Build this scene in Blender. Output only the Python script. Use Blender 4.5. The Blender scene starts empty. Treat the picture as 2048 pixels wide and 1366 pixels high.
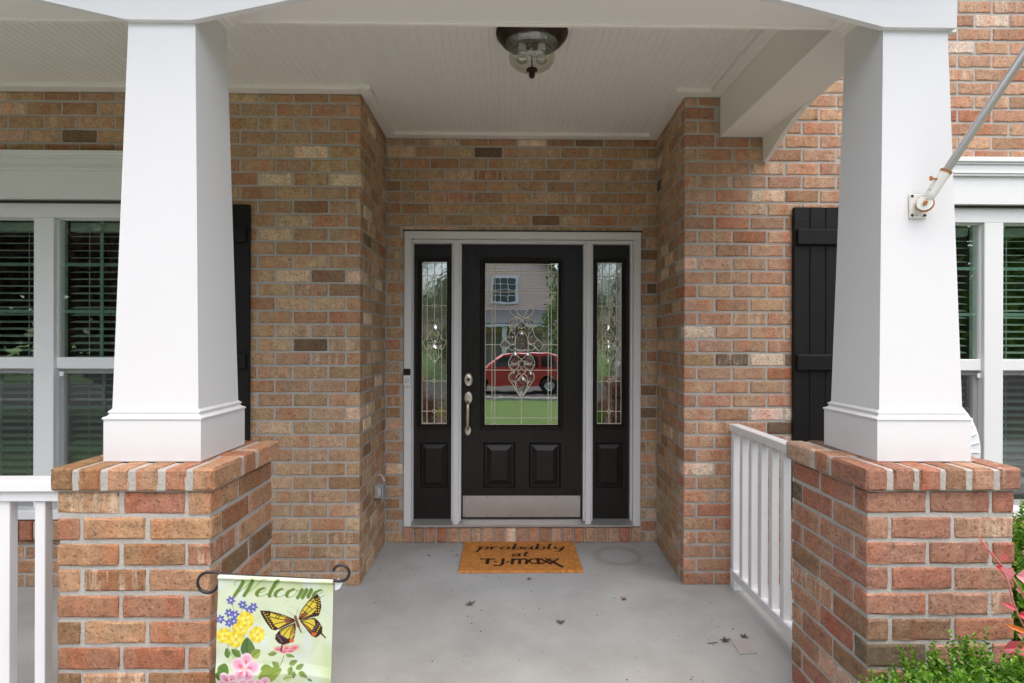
import bpy, bmesh, math, random
import numpy as np
from mathutils import Vector, Matrix
random.seed(7); rng = np.random.default_rng(7)
scene = bpy.context.scene
COL = scene.collection
R = math.radians

# ------------------------------------------------------------------ camera
cam_d = bpy.data.cameras.new('camera'); cam = bpy.data.objects.new('camera', cam_d); COL.objects.link(cam)
cam_d.sensor_width = 36.0; cam_d.lens = 20.04; cam_d.clip_start = 0.05; cam_d.clip_end = 1000
_yaw, _roll = R(0.78), R(0.16)
_f = Vector((math.sin(_yaw), math.cos(_yaw), 0)); _r0 = Vector((math.cos(_yaw), -math.sin(_yaw), 0)); _u0 = Vector((0, 0, 1))
_r = _r0*math.cos(_roll) + _u0*math.sin(_roll); _u = -_r0*math.sin(_roll) + _u0*math.cos(_roll)
_m = Matrix((_r, _u, -_f)).transposed().to_4x4(); _m.translation = (0, -3.295, 1.413)
cam.matrix_world = _m
scene.camera = cam
# ------------------------------------------------------------------ sky, sun, exposure (bright veiled sky: the sun is a wide soft source in front of the house)
SUN_EL, SUN_AZ = R(70), R(166)
world = bpy.data.worlds.new('World'); scene.world = world; world.use_nodes = True
wn = world.node_tree; wn.nodes.clear()
sky = wn.nodes.new('ShaderNodeTexSky'); sky.sky_type = 'NISHITA'; sky.sun_disc = False
sky.sun_elevation = SUN_EL; sky.sun_rotation = SUN_AZ; sky.air_density = 1.0; sky.dust_density = 4.0; sky.ozone_density = 1.5
bg = wn.nodes.new('ShaderNodeBackground'); bg.inputs[1].default_value = 0.15
wo = wn.nodes.new('ShaderNodeOutputWorld')
wn.links.new(sky.outputs[0], bg.inputs[0]); wn.links.new(bg.outputs[0], wo.inputs[0])
sun_d = bpy.data.lights.new('sun', 'SUN'); sun_d.energy = 1.5; sun_d.angle = R(110); sun_d.color = (1.0, 0.94, 0.86)
sun = bpy.data.objects.new('sun', sun_d); COL.objects.link(sun)
_to = Vector((math.sin(SUN_AZ)*math.cos(SUN_EL), math.cos(SUN_AZ)*math.cos(SUN_EL), math.sin(SUN_EL)))
sun.rotation_euler = (-_to).to_track_quat('-Z', 'Y').to_euler()
vs = scene.view_settings
vs.view_transform = 'Standard'; vs.look = 'None'; vs.gamma = 1.0; vs.use_curve_mapping = False; vs.exposure = 1.12
scene.render.engine = 'CYCLES'
cy = scene.cycles
cy.use_denoising = True; cy.max_bounces = 10; cy.diffuse_bounces = 6; cy.glossy_bounces = 5; cy.transparent_max_bounces = 16; cy.transmission_bounces = 6
cy.caustics_reflective = False; cy.caustics_refractive = False; cy.sample_clamp_indirect = 8

# ------------------------------------------------------------------ materials
def new_mat(name):
    m = bpy.data.materials.new(name); m.use_nodes = True
    nt = m.node_tree; b = nt.nodes['Principled BSDF']
    return m, nt, b
def nd(nt, t, **kw):
    n = nt.nodes.new(t)
    for k, v in kw.items():
        if k in n.inputs: n.inputs[k].default_value = v
        else: setattr(n, k, v)
    return n
def ramp(nt, src, stops):
    r = nt.nodes.new('ShaderNodeValToRGB'); e = r.color_ramp.elements
    while len(e) > 1: e.remove(e[-1])
    e[0].position = stops[0][0]; e[0].color = stops[0][1]
    for p, c in stops[1:]:
        x = e.new(p); x.color = c
    nt.links.new(src, r.inputs[0]); return r.outputs[0]
def g4(v): return (v, v, v, 1)
def mix(nt, fac, a, b, mode='MIX'):
    m = nt.nodes.new('ShaderNodeMix'); m.data_type = 'RGBA'; m.blend_type = mode
    for s, i in ((fac, 0), (a, 6), (b, 7)):
        if hasattr(s, 'is_linked') or isinstance(s, bpy.types.NodeSocket): nt.links.new(s, m.inputs[i])
        elif i == 0: m.inputs[0].default_value = s
        else: m.inputs[i].default_value = (*s, 1) if len(s) == 3 else s
    return m.outputs[2]
def bump(nt, b, src, strength, dist):
    n = nt.nodes.new('ShaderNodeBump'); n.inputs['Strength'].default_value = strength; n.inputs['Distance'].default_value = dist
    nt.links.new(src, n.inputs['Height']); nt.links.new(n.outputs[0], b.inputs['Normal'])
def noise(nt, vec, scale, detail=3, rough=.55):
    n = nt.nodes.new('ShaderNodeTexNoise'); n.inputs['Scale'].default_value = scale; n.inputs['Detail'].default_value = detail; n.inputs['Roughness'].default_value = rough
    if vec is not None: nt.links.new(vec, n.inputs['Vector'])
    return n.outputs[0]
def obj_co(nt): return nt.nodes.new('ShaderNodeTexCoord').outputs['Object']
def plain(name, col, rough=.5, metal=0, var=0.06, vscale=6, bstr=0.0, bscale=60, coat=0, spec=.5):
    m, nt, b = new_mat(name)
    co = nt.nodes.new('ShaderNodeNewGeometry').outputs['Position']
    n = noise(nt, co, vscale, 4)
    c = mix(nt, n, tuple(v*(1-var) for v in col), tuple(min(1, v*(1+var)) for v in col))
    nt.links.new(c, b.inputs['Base Color'])
    b.inputs['Roughness'].default_value = rough; b.inputs['Metallic'].default_value = metal
    b.inputs['Coat Weight'].default_value = coat; b.inputs['Specular IOR Level'].default_value = spec
    if bstr: bump(nt, b, noise(nt, co, bscale, 3), bstr, .002)
    return m

def make_brick_mat():
    m, nt, b = new_mat('brick_clay')
    oi = nt.nodes.new('ShaderNodeObjectInfo'); co = obj_co(nt)
    off = nd(nt, 'ShaderNodeVectorMath', operation='SCALE'); off.inputs[0].default_value = (37, 19, 53)
    nt.links.new(oi.outputs['Random'], off.inputs['Scale'])
    v = nd(nt, 'ShaderNodeVectorMath', operation='ADD'); nt.links.new(co, v.inputs[0]); nt.links.new(off.outputs[0], v.inputs[1])
    P = v.outputs[0]
    st = nd(nt, 'ShaderNodeVectorMath', operation='MULTIPLY'); nt.links.new(P, st.inputs[0]); st.inputs[1].default_value = (1, 1, .12)
    band = noise(nt, st.outputs[0], 13, 2, .4)
    base = oi.outputs['Color']
    red = mix(nt, 1.0, base, (1.08, .76, .64), 'MULTIPLY')
    pale = mix(nt, 1.0, base, (1.12, 1.16, 1.12), 'MULTIPLY')
    c = mix(nt, ramp(nt, band, [(.54, g4(0)), (.63, g4(.6))]), base, red)
    c = mix(nt, ramp(nt, band, [(.34, g4(.8)), (.43, g4(0))]), c, pale)
    fr = nd(nt, 'ShaderNodeMath', operation='MULTIPLY'); nt.links.new(oi.outputs['Random'], fr.inputs[0]); fr.inputs[1].default_value = 7.31
    fr2 = nd(nt, 'ShaderNodeMath', operation='FRACT'); nt.links.new(fr.outputs[0], fr2.inputs[0])
    gate = nd(nt, 'ShaderNodeMath', operation='GREATER_THAN'); nt.links.new(fr2.outputs[0], gate.inputs[0]); gate.inputs[1].default_value = .87
    stk = ramp(nt, noise(nt, st.outputs[0], 34, 4, .65), [(.50, g4(0)), (.64, g4(.60))])
    gm = nd(nt, 'ShaderNodeMath', operation='MULTIPLY'); nt.links.new(stk, gm.inputs[0]); nt.links.new(gate.outputs[0], gm.inputs[1])
    c = mix(nt, gm.outputs[0], c, (.68, .53, .39))
    med = noise(nt, P, 30, 5, .75)
    c = mix(nt, 1.0, c, ramp(nt, med, [(.28, g4(.62)), (.48, g4(1)), (.72, g4(1.30))]), 'MULTIPLY')
    pits = noise(nt, P, 105, 5, .8)
    c = mix(nt, ramp(nt, pits, [(.36, g4(.85)), (.47, g4(0))]), c, (.085, .05, .03))
    specks = noise(nt, P, 80, 4, .8)
    c = mix(nt, ramp(nt, specks, [(.58, g4(0)), (.70, g4(.45))]), c, (.66, .52, .38))
    nt.links.new(c, b.inputs['Base Color']); b.inputs['Roughness'].default_value = .92; b.inputs['Specular IOR Level'].default_value = .25
    h = mix(nt, .35, pits, med); bump(nt, b, h, 1.0, .006)
    return m
def make_mortar():
    m, nt, b = new_mat('mortar'); co = nt.nodes.new('ShaderNodeNewGeometry').outputs['Position']
    c = mix(nt, noise(nt, co, 9, 4), (.38, .36, .325), (.55, .53, .49))
    c = mix(nt, ramp(nt, noise(nt, co, 150, 2), [(.3, g4(.4)), (.45, g4(0))]), c, (.2, .18, .155))
    nt.links.new(c, b.inputs['Base Color']); b.inputs['Roughness'].default_value = .95; b.inputs['Specular IOR Level'].default_value = .2
    bump(nt, b, noise(nt, co, 70, 5, .75), 1.0, .006)
    return m
def make_concrete():
    m, nt, b = new_mat('concrete'); co = nt.nodes.new('ShaderNodeNewGeometry').outputs['Position']
    c = mix(nt, ramp(nt, noise(nt, co, 2.2, 6, .6), [(.3, g4(0)), (.7, g4(1))]), (.325, .328, .312), (.455, .460, .445))
    c = mix(nt, ramp(nt, noise(nt, co, 240, 2), [(.33, g4(.5)), (.45, g4(0))]), c, (.17, .165, .155))
    c = mix(nt, ramp(nt, noise(nt, co, 300, 2), [(.6, g4(0)), (.7, g4(.4))]), c, (.52, .51, .49))
    def ell(cx, cy, rx, ry):
        s = nd(nt, 'ShaderNodeVectorMath', operation='SUBTRACT'); nt.links.new(co, s.inputs[0]); s.inputs[1].default_value = (cx, cy, 0)
        k = nd(nt, 'ShaderNodeVectorMath', operation='MULTIPLY'); nt.links.new(s.outputs[0], k.inputs[0]); k.inputs[1].default_value = (1/rx, 1/ry, 0)
        w = nd(nt, 'ShaderNodeVectorMath', operation='LENGTH'); nt.links.new(k.outputs[0], w.inputs[0])
        a = nd(nt, 'ShaderNodeMath', operation='ADD'); nt.links.new(w.outputs['Value'], a.inputs[0])
        nn = nd(nt, 'ShaderNodeMath', operation='MULTIPLY_ADD'); nt.links.new(noise(nt, co, 9, 4), nn.inputs[0]); nn.inputs[1].default_value = .25; nn.inputs[2].default_value = -.125
        nt.links.new(nn.outputs[0], a.inputs[1]); return a.outputs[0]
    ring = ell(.755, .46, .135, .14)       # the ring a planter left
    rr = nd(nt, 'ShaderNodeMath', operation='MULTIPLY'); nt.links.new(ring, rr.inputs[0]); rr.inputs[1].default_value = .5
    c = mix(nt, ramp(nt, rr.outputs[0], [(.40, g4(0)), (.48, g4(.30)), (.56, g4(.30)), (.66, g4(0))]), c, (.20, .205, .19))
    for (cx, cy, rx, ry, s) in ((-.50, .46, .16, .16, .5), (.11, .33, .55, .42, .35), (.755, .46, .12, .12, .3)):
        e = nd(nt, 'ShaderNodeMath', operation='MULTIPLY'); nt.links.new(ell(cx, cy, rx, ry), e.inputs[0]); e.inputs[1].default_value = .5
        c = mix(nt, ramp(nt, e.outputs[0], [(.36, g4(s)), (.54, g4(0))]), c, (.45, .455, .47))
    nt.links.new(c, b.inputs['Base Color']); b.inputs['Roughness'].default_value = .88; b.inputs['Specular IOR Level'].default_value = .3
    bump(nt, b, noise(nt, co, 210, 3, .7), .35, .003)
    return m
def make_door_black():
    m, nt, b = new_mat('black_oak_paint'); co = nt.nodes.new('ShaderNodeNewGeometry').outputs['Position']
    s = nd(nt, 'ShaderNodeVectorMath', operation='MULTIPLY'); nt.links.new(co, s.inputs[0]); s.inputs[1].default_value = (9, 9, .7)
    g = noise(nt, s.outputs[0], 9, 5, .7)
    nt.links.new(mix(nt, g, (.004, .0036, .0032), (.024, .021, .018)), b.inputs['Base Color'])
    b.inputs['Roughness'].default_value = .30; b.inputs['Specular IOR Level'].default_value = .28
    bump(nt, b, g, .5, .004)
    return m
def make_white(name='white_paint', col=(.72, .72, .72), rough=.42):
    m, nt, b = new_mat(name); co = nt.nodes.new('ShaderNodeNewGeometry').outputs['Position']
    c = mix(nt, noise(nt, co, 3, 5, .6), tuple(v*.965 for v in col), col)
    s = nd(nt, 'ShaderNodeVectorMath', operation='MULTIPLY'); nt.links.new(co, s.inputs[0]); s.inputs[1].default_value = (14, 14, 1.2)
    c = mix(nt, ramp(nt, noise(nt, s.outputs[0], 4, 5, .7), [(.62, g4(0)), (.8, g4(.10))]), c, (.55, .54, .50))
    c = mix(nt, ramp(nt, noise(nt, co, 38, 2), [(.74, g4(0)), (.80, g4(.25))]), c, (.5, .48, .44))
    nt.links.new(c, b.inputs['Base Color']); b.inputs['Roughness'].default_value = rough
    bump(nt, b, noise(nt, s.outputs[0], 30, 3), .06, .002)
    return m
def make_glass(name, fac, tint, rough=0.0, wob=0.0, wscale=20):
    m = bpy.data.materials.new(name); m.use_nodes = True; nt = m.node_tree; nt.nodes.clear()
    out = nt.nodes.new('ShaderNodeOutputMaterial'); t = nt.nodes.new('ShaderNodeBsdfTransparent'); g = nt.nodes.new('ShaderNodeBsdfGlossy'); mx = nt.nodes.new('ShaderNodeMixShader')
    t.inputs[0].default_value = (*tint, 1); g.inputs['Color'].default_value = (.95, .97, .95, 1); g.inputs['Roughness'].default_value = rough; mx.inputs[0].default_value = fac
    if wob:
        co = nt.nodes.new('ShaderNodeNewGeometry').outputs['Position']
        bp = nt.nodes.new('ShaderNodeBump'); bp.inputs['Strength'].default_value = wob; bp.inputs['Distance'].default_value = .01
        nt.links.new(noise(nt, co, wscale, 2), bp.inputs['Height']); nt.links.new(bp.outputs[0], g.inputs['Normal'])
    nt.links.new(t.outputs[0], mx.inputs[1]); nt.links.new(g.outputs[0], mx.inputs[2]); nt.links.new(mx.outputs[0], out.inputs[0])
    return m
def make_leaf(name, cols, trans=.35, rough=.45):
    m, nt, b = new_mat(name)
    geo = nt.nodes.new('ShaderNodeNewGeometry')
    c = ramp(nt, geo.outputs['Random Per Island'], [(i/max(1, len(cols)-1), (*k, 1)) for i, k in enumerate(cols)])
    nt.links.new(c, b.inputs['Base Color']); b.inputs['Roughness'].default_value = rough
    tr = nt.nodes.new('ShaderNodeBsdfTranslucent'); nt.links.new(c, tr.inputs[0])
    mx = nt.nodes.new('ShaderNodeMixShader'); mx.inputs[0].default_value = trans
    nt.links.new(b.outputs[0], mx.inputs[1]); nt.links.new(tr.outputs[0], mx.inputs[2])
    nt.links.new(mx.outputs[0], nt.nodes['Material Output'].inputs[0])
    return m
def make_vcol(name, rough=.8, trans=0):
    m, nt, b = new_mat(name)
    a = nt.nodes.new('ShaderNodeAttribute'); a.attribute_name = 'print'
    nt.links.new(a.outputs['Color'], b.inputs['Base Color']); b.inputs['Roughness'].default_value = rough; b.inputs['Specular IOR Level'].default_value = .2
    if trans:
        tr = nt.nodes.new('ShaderNodeBsdfTranslucent'); nt.links.new(a.outputs['Color'], tr.inputs[0])
        mx = nt.nodes.new('ShaderNodeMixShader'); mx.inputs[0].default_value = trans
        nt.links.new(b.outputs[0], mx.inputs[1]); nt.links.new(tr.outputs[0], mx.inputs[2]); nt.links.new(mx.outputs[0], nt.nodes['Material Output'].inputs[0])
    return m
def make_farbrick():
    m, nt, b = new_mat('brick_beyond'); co = nt.nodes.new('ShaderNodeNewGeometry').outputs['Position']
    sx = nt.nodes.new('ShaderNodeSeparateXYZ'); nt.links.new(co, sx.inputs[0]); cb = nt.nodes.new('ShaderNodeCombineXYZ')
    nt.links.new(sx.outputs[0], cb.inputs[0]); nt.links.new(sx.outputs[2], cb.inputs[1])
    t = nt.nodes.new('ShaderNodeTexBrick'); nt.links.new(cb.outputs[0], t.inputs['Vector'])
    t.inputs['Scale'].default_value = 1; t.inputs['Brick Width'].default_value = .2032; t.inputs['Row Height'].default_value = .0795; t.inputs['Mortar Size'].default_value = .005
    t.inputs['Color1'].default_value = (.36, .21, .12, 1); t.inputs['Color2'].default_value = (.28, .14, .08, 1); t.inputs['Mortar'].default_value = (.42, .4, .36, 1)
    nt.links.new(t.outputs[0], b.inputs['Base Color']); b.inputs['Roughness'].default_value = .9
    return m
def make_ground(name, c1, c2, scale, bstr):
    m, nt, b = new_mat(name); co = nt.nodes.new('ShaderNodeNewGeometry').outputs['Position']
    c = mix(nt, noise(nt, co, scale, 6, .7), c1, c2); c = mix(nt, ramp(nt, noise(nt, co, scale*20, 3), [(.3, g4(.5)), (.55, g4(0))]), c, tuple(v*.45 for v in c1))
    nt.links.new(c, b.inputs['Base Color']); b.inputs['Roughness'].default_value = .95; b.inputs['Specular IOR Level'].default_value = .2
    bump(nt, b, noise(nt, co, scale*12, 4, .7), bstr, .03)
    return m
PAVE = make_ground('bounce_pad_paving', (.46, .45, .42), (.56, .55, .52), 2, .1)  # kept pale so the added pad throws light upward
BRICK = make_brick_mat(); MORTAR = make_mortar(); CONC = make_concrete(); BLACKDOOR = make_door_black()
WHITE = make_white(); TRIM = make_white('white_paint_bounce_tint', (.82, .79, .735), .5); VINYL = make_white('window_vinyl', (.78, .79, .78), .35)  # TRIM: same white paint, with warm bounce light put into its colour
RAILW = make_white('railing_paint', (.80, .81, .82), .4)
FARBRICK = make_farbrick()
SHUT = plain('shutter_black', (.010, .0095, .009), .42, var=.3, vscale=20, bstr=.3, bscale=150, spec=.25)
BRONZE = plain('oil_rubbed_bronze', (.035, .018, .012), .4, metal=.6, var=.4, vscale=30)
NICKEL = plain('satin_nickel', (.62, .56, .47), .34, metal=1, var=.05)
STEEL = plain('brushed_steel', (.58, .55, .52), .36, metal=1, var=.12, vscale=5)
ALU = plain('aluminium_sill', (.52, .50, .48), .45, metal=.7, var=.08)
BLACKM = plain('black_iron', (.012, .012, .013), .35, var=.1)
DARK = plain('dark_steel', (.03, .022, .018), .6)
LEAD = plain('lead_came', (.86, .82, .66), .45, metal=0)
PLASTIC = plain('grey_plastic', (.33, .33, .32), .5)
WPLAST = plain('white_plastic', (.75, .76, .76), .4)
BPLAST = plain('black_plastic', (.012, .012, .012), .2)
POLE = plain('weathered_aluminium', (.50, .47, .44), .36, metal=.75, var=.1)
def make_rusty():
    m, nt, b = new_mat('rusting_white_enamel'); co = nt.nodes.new('ShaderNodeNewGeometry').outputs['Position']
    n = noise(nt, co, 70, 4, .7)
    nt.links.new(mix(nt, ramp(nt, n, [(.60, g4(0)), (.66, g4(1))]), (.76, .76, .70), (.33, .12, .03)), b.inputs['Base Color']); b.inputs['Roughness'].default_value = .5
    return m
RUSTW = make_rusty(); RUST = plain('rust', (.36, .14, .03), .8, var=.4, vscale=90)
GLASSD = make_glass('door_glass', .66, (.42, .43, .40), 0, .010, 9)
GLASST = make_glass('door_glass_rippled', .42, (.36, .37, .34), .02, .030, 38)
BEVEL = make_glass('bevelled_glass', .65, (.45, .46, .45), 0, .1, 30)
GLASSW = make_glass('window_glass', .24, (.84, .93, .88), 0, .03, 3)
LAMPG = make_glass('lamp_glass', .2, (.86, .86, .80), .03, .6, 60)
def make_screen():
    m = bpy.data.materials.new('insect_mesh'); m.use_nodes = True; nt = m.node_tree; nt.nodes.clear()
    out = nt.nodes.new('ShaderNodeOutputMaterial'); t = nt.nodes.new('ShaderNodeBsdfTransparent'); d = nt.nodes.new('ShaderNodeBsdfDiffuse'); mx = nt.nodes.new('ShaderNodeMixShader')
    d.inputs[0].default_value = (.09, .09, .09, 1); mx.inputs[0].default_value = .24
    nt.links.new(t.outputs[0], mx.inputs[1]); nt.links.new(d.outputs[0], mx.inputs[2]); nt.links.new(mx.outputs[0], out.inputs[0]); return m
SCREEN = make_screen()
MUNT = plain('grille_bar', (.42, .56, .52), .5)
SLAT = plain('blind_slat', (.84, .86, .80), .5)
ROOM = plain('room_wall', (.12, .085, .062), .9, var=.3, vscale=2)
GRASS = make_ground('lawn_grass', (.055, .11, .022), (.11, .17, .045), 1.2, .8)
MULCH = make_ground('mulch', (.035, .02, .014), (.09, .05, .035), 14, 1)
ASPH = make_ground('asphalt', (.07, .068, .066), (.10, .098, .095), 4, .2)
SHING = make_ground('roof_shingle', (.15, .145, .14), (.24, .235, .23), 6, .4)

# ------------------------------------------------------------------ mesh helpers
class MB:
    def __init__(s): s.v = []; s.f = []
    def add(s, vs, fs):
        o = len(s.v); s.v += [tuple(p) for p in vs]; s.f += [tuple(i+o for i in f) for f in fs]
    def box(s, x0, x1, y0, y1, z0, z1, bev=0.0, jit=0.0):
        if bev <= 0:
            v = [(x, y, z) for x in (x0, x1) for y in (y0, y1) for z in (z0, z1)]
            s.add(v, [(0, 1, 3, 2), (4, 6, 7, 5), (0, 4, 5, 1), (2, 3, 7, 6), (0, 2, 6, 4), (1, 5, 7, 3)]); return s
        lo = (x0, y0, z0); hi = (x1, y1, z1); V = []; idx = {}
        for c in [(a, b, d) for a in (0, 1) for b in (0, 1) for d in (0, 1)]:
            for ax in range(3):
                p = [(hi[k]-(0 if k == ax else bev)) if c[k] else (lo[k]+(0 if k == ax else bev)) for k in range(3)]
                if jit: p = [q+random.uniform(-jit, jit) for q in p]
                idx[(c, ax)] = len(V); V.append(p)
        F = []
        for ax in range(3):
            o = [k for k in range(3) if k != ax]
            for sgn in (0, 1):
                q = []
                for a, b in ((0, 0), (1, 0), (1, 1), (0, 1)):
                    c = [0, 0, 0]; c[ax] = sgn; c[o[0]] = a; c[o[1]] = b; q.append(idx[(tuple(c), ax)])
                F.append(q)
            for a in (0, 1):
                for b in (0, 1):
                    c1 = [0, 0, 0]; c1[o[0]] = a; c1[o[1]] = b; c2 = list(c1); c2[ax] = 1; c1, c2 = tuple(c1), tuple(c2)
                    F.append([idx[(c1, o[0])], idx[(c2, o[0])], idx[(c2, o[1])], idx[(c1, o[1])]])
        for c in [(a, b, d) for a in (0, 1) for b in (0, 1) for d in (0, 1)]:
            F.append([idx[(c, 0)], idx[(c, 1)], idx[(c, 2)]])
        s.add(V, F); return s
    def tube(s, pts, r, n=8, closed=False, taper=None):
        pts = [Vector(p) for p in pts]; m = len(pts); rings = []; up = None
        for i, p in enumerate(pts):
            a = pts[i-1] if (i > 0 or closed) else p; b = pts[(i+1) % m] if (i < m-1 or closed) else p
            t = (b-a).normalized()
            if up is None: up = Vector((0, 0, 1)) if abs(t.z) < .9 else Vector((1, 0, 0))
            x = t.cross(up).normalized(); up = x.cross(t).normalized()
            rr = r if taper is None else r*taper[i]
            rings.append([p+(x*math.cos(2*math.pi*k/n)+up*math.sin(2*math.pi*k/n))*rr for k in range(n)])
        V = [v for q in rings for v in q]; F = []
        for i in range(m if closed else m-1):
            j = (i+1) % m
            for k in range(n): F.append((i*n+k, i*n+(k+1) % n, j*n+(k+1) % n, j*n+k))
        if not closed: F.append(tuple(range(n))[::-1]); F.append(tuple(range((m-1)*n, m*n)))
        s.add(V, F); return s
    def lathe(s, prof, c=(0, 0, 0), n=32, axis='z'):
        V = []; F = []
        for r, h in prof:
            for k in range(n):
                a = 2*math.pi*k/n; x, y = r*math.cos(a), r*math.sin(a)
                V.append((c[0]+x, c[1]+y, c[2]+h) if axis == 'z' else (c[0]+x, c[1]+h, c[2]+y))
        for i in range(len(prof)-1):
            for k in range(n): F.append((i*n+k, i*n+(k+1) % n, (i+1)*n+(k+1) % n, (i+1)*n+k))
        s.add(V, F); return s
    def sqlathe(s, prof, cx, cy):
        V = []; F = []
        for h, z in prof: V += [(cx-h, cy-h, z), (cx+h, cy-h, z), (cx+h, cy+h, z), (cx-h, cy+h, z)]
        for i in range(len(prof)-1):
            for k in range(4): F.append((i*4+k, i*4+(k+1) % 4, i*4+4+(k+1) % 4, i*4+4+k))
        F.append((0, 1, 2, 3)); e = len(prof)*4; F.append((e-4, e-3, e-2, e-1)); s.add(V, F); return s
    def prism(s, poly, axis, a, b):
        """poly: 2-D outline; axis 'x': poly=(y,z); 'y': poly=(x,z); 'z': poly=(x,y)"""
        def P(p, t): return {'x': (t, p[0], p[1]), 'y': (p[0], t, p[1]), 'z': (p[0], p[1], t)}[axis]
        n = len(poly); V = [P(p, a) for p in poly]+[P(p, b) for p in poly]
        s.add(V, [tuple(range(n)), tuple(range(n, 2*n))[::-1]]+[(i, (i+1) % n, n+(i+1) % n, n+i) for i in range(n)]); return s
    def rings(s, x0, x1, z0, z1, prof, fill=True):
        """nested rectangles in XZ: prof = [(inset, y)]"""
        V = []; F = []
        for d, y in prof: V += [(x0+d, y, z0+d), (x1-d, y, z0+d), (x1-d, y, z1-d), (x0+d, y, z1-d)]
        for i in range(len(prof)-1):
            for k in range(4): F.append((i*4+k, i*4+(k+1) % 4, i*4+4+(k+1) % 4, i*4+4+k))
        if fill: e = len(prof)*4; F.append((e-4, e-3, e-2, e-1))
        s.add(V, F); return s
    def holed(s, x0, x1, z0, z1, holes, y0, y1):
        """a panel in XZ from y0 (front) to y1 with rectangular holes"""
        xs = sorted({x0, x1, *[min(max(h[k], x0), x1) for h in holes for k in (0, 1)]}); zs = sorted({z0, z1, *[min(max(h[k], z0), z1) for h in holes for k in (2, 3)]})
        def solid(i, j):
            if not (0 <= i < len(xs)-1 and 0 <= j < len(zs)-1): return False
            cx, cz = (xs[i]+xs[i+1])/2, (zs[j]+zs[j+1])/2
            return not any(h[0] < cx < h[1] and h[2] < cz < h[3] for h in holes)
        for i in range(len(xs)-1):
            for j in range(len(zs)-1):
                if not solid(i, j): continue
                a, b, c, d = xs[i], xs[i+1], zs[j], zs[j+1]
                s.add([(a, y0, c), (b, y0, c), (b, y0, d), (a, y0, d)], [(0, 1, 2, 3)]); s.add([(a, y1, c), (b, y1, c), (b, y1, d), (a, y1, d)], [(3, 2, 1, 0)])
                if not solid(i-1, j): s.add([(a, y0, c), (a, y0, d), (a, y1, d), (a, y1, c)], [(0, 1, 2, 3)])
                if not solid(i+1, j): s.add([(b, y0, c), (b, y0, d), (b, y1, d), (b, y1, c)], [(3, 2, 1, 0)])
                if not solid(i, j-1): s.add([(a, y0, c), (b, y0, c), (b, y1, c), (a, y1, c)], [(3, 2, 1, 0)])
                if not solid(i, j+1): s.add([(a, y0, d), (b, y0, d), (b, y1, d), (a, y1, d)], [(0, 1, 2, 3)])
        return s
    def mesh(s, name, mat, smooth=False, merge=True):
        me = bpy.data.meshes.new(name); me.from_pydata(s.v, [], s.f)
        bm = bmesh.new(); bm.from_mesh(me)
        if merge: bmesh.ops.remove_doubles(bm, verts=bm.verts, dist=1e-6)
        bmesh.ops.recalc_face_normals(bm, faces=bm.faces); bm.to_mesh(me); bm.free()
        if mat is not None: me.materials.append(mat)
        if smooth: me.polygons.foreach_set('use_smooth', [True]*len(me.polygons))
        return me
def link(name, me, parent=None, loc=(0, 0, 0), rot=(0, 0, 0)):
    o = bpy.data.objects.new(name, me); COL.objects.link(o); o.rotation_euler = rot
    if parent is not None:
        o.parent = parent; p = parent; base = Vector((0, 0, 0))
        while p is not None: base += p.location; p = p.parent
        o.location = Vector(loc)-base
    else: o.location = loc
    return o
def part(name, mb, mat, parent, smooth=False):
    """mesh given in world coordinates, hung under its thing"""
    return link(name, mb.mesh(name, mat, smooth), parent)
def tag(o, label=None, cat=None, group=None, kind=None):
    for k, v in (('label', label), ('category', cat), ('group', group), ('kind', kind)):
        if v: o[k] = v
    return o
def thing(name, label, cat, loc=(0, 0, 0), group=None):
    o = bpy.data.objects.new(name, None); o.empty_display_size = .05; COL.objects.link(o); o.location = loc
    return tag(o, label, cat, group, 'thing' if label else None)
def structure(name, mb, mat): return tag(link(name, mb.mesh(name, mat)), kind='structure')
def autosmooth(o, ang=40):
    me = o.data
    me.polygons.foreach_set('use_smooth', [True]*len(me.polygons))
    bm = bmesh.new(); bm.from_mesh(me)
    for e in bm.edges: e.smooth = not (len(e.link_faces) == 2 and e.calc_face_angle(0) > R(ang))
    bm.to_mesh(me); bm.free(); return o
def spline(pts, n=8, closed=False):
    P = [np.array(p, float) for p in pts]; m = len(P); out = []
    for i in range(m if closed else m-1):
        g = (lambda k: P[k % m]) if closed else (lambda k: P[min(max(k, 0), m-1)])
        p0, p1, p2, p3 = g(i-1), g(i), g(i+1), g(i+2)
        for t in np.linspace(0, 1, n, endpoint=False):
            out.append(.5*((2*p1)+(-p0+p2)*t+(2*p0-5*p1+4*p2-p3)*t*t+(-p0+3*p1-3*p2+p3)*t**3))
    if not closed: out.append(P[-1])
    return np.array(out)

# ------------------------------------------------------------------ ground, road, porch floor
def gz(y):
    if y > -4: return -.18
    if y > -15: return -.18-(.57)*(-4-y)/11
    return -.75
mb = MB(); ys = [200, 9, 3, 0, -2, -4, -6, -8, -10, -12, -15, -25, -40, -90, -300]; xs = [-300, -60, -20, -8, -3, 0, 3, 8, 20, 60, 300]
V = [(x, y, gz(y)) for y in ys for x in xs]; nx = len(xs)
mb.add(V, [(j*nx+i, j*nx+i+1, (j+1)*nx+i+1, (j+1)*nx+i) for j in range(len(ys)-1) for i in range(nx-1)])
structure('ground', mb, GRASS)
structure('planting_bed', MB().prism([(-.62, -2.39), (-.62, -1.6), (-5.4, -1.6), (-5.4, -2.39)], 'z', -.17, -.14), MULCH)
structure('planting_bed', MB().prism([(.68, -1.6), (.68, -2.39), (4.6, -2.39), (4.6, .0), (1.66, .1), (1.66, -1.6)], 'z', -.17, -.14), MULCH)
structure('walkway', MB().box(-.6, .66, -2.399, -1.601, -.3, -.155), CONC)
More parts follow.
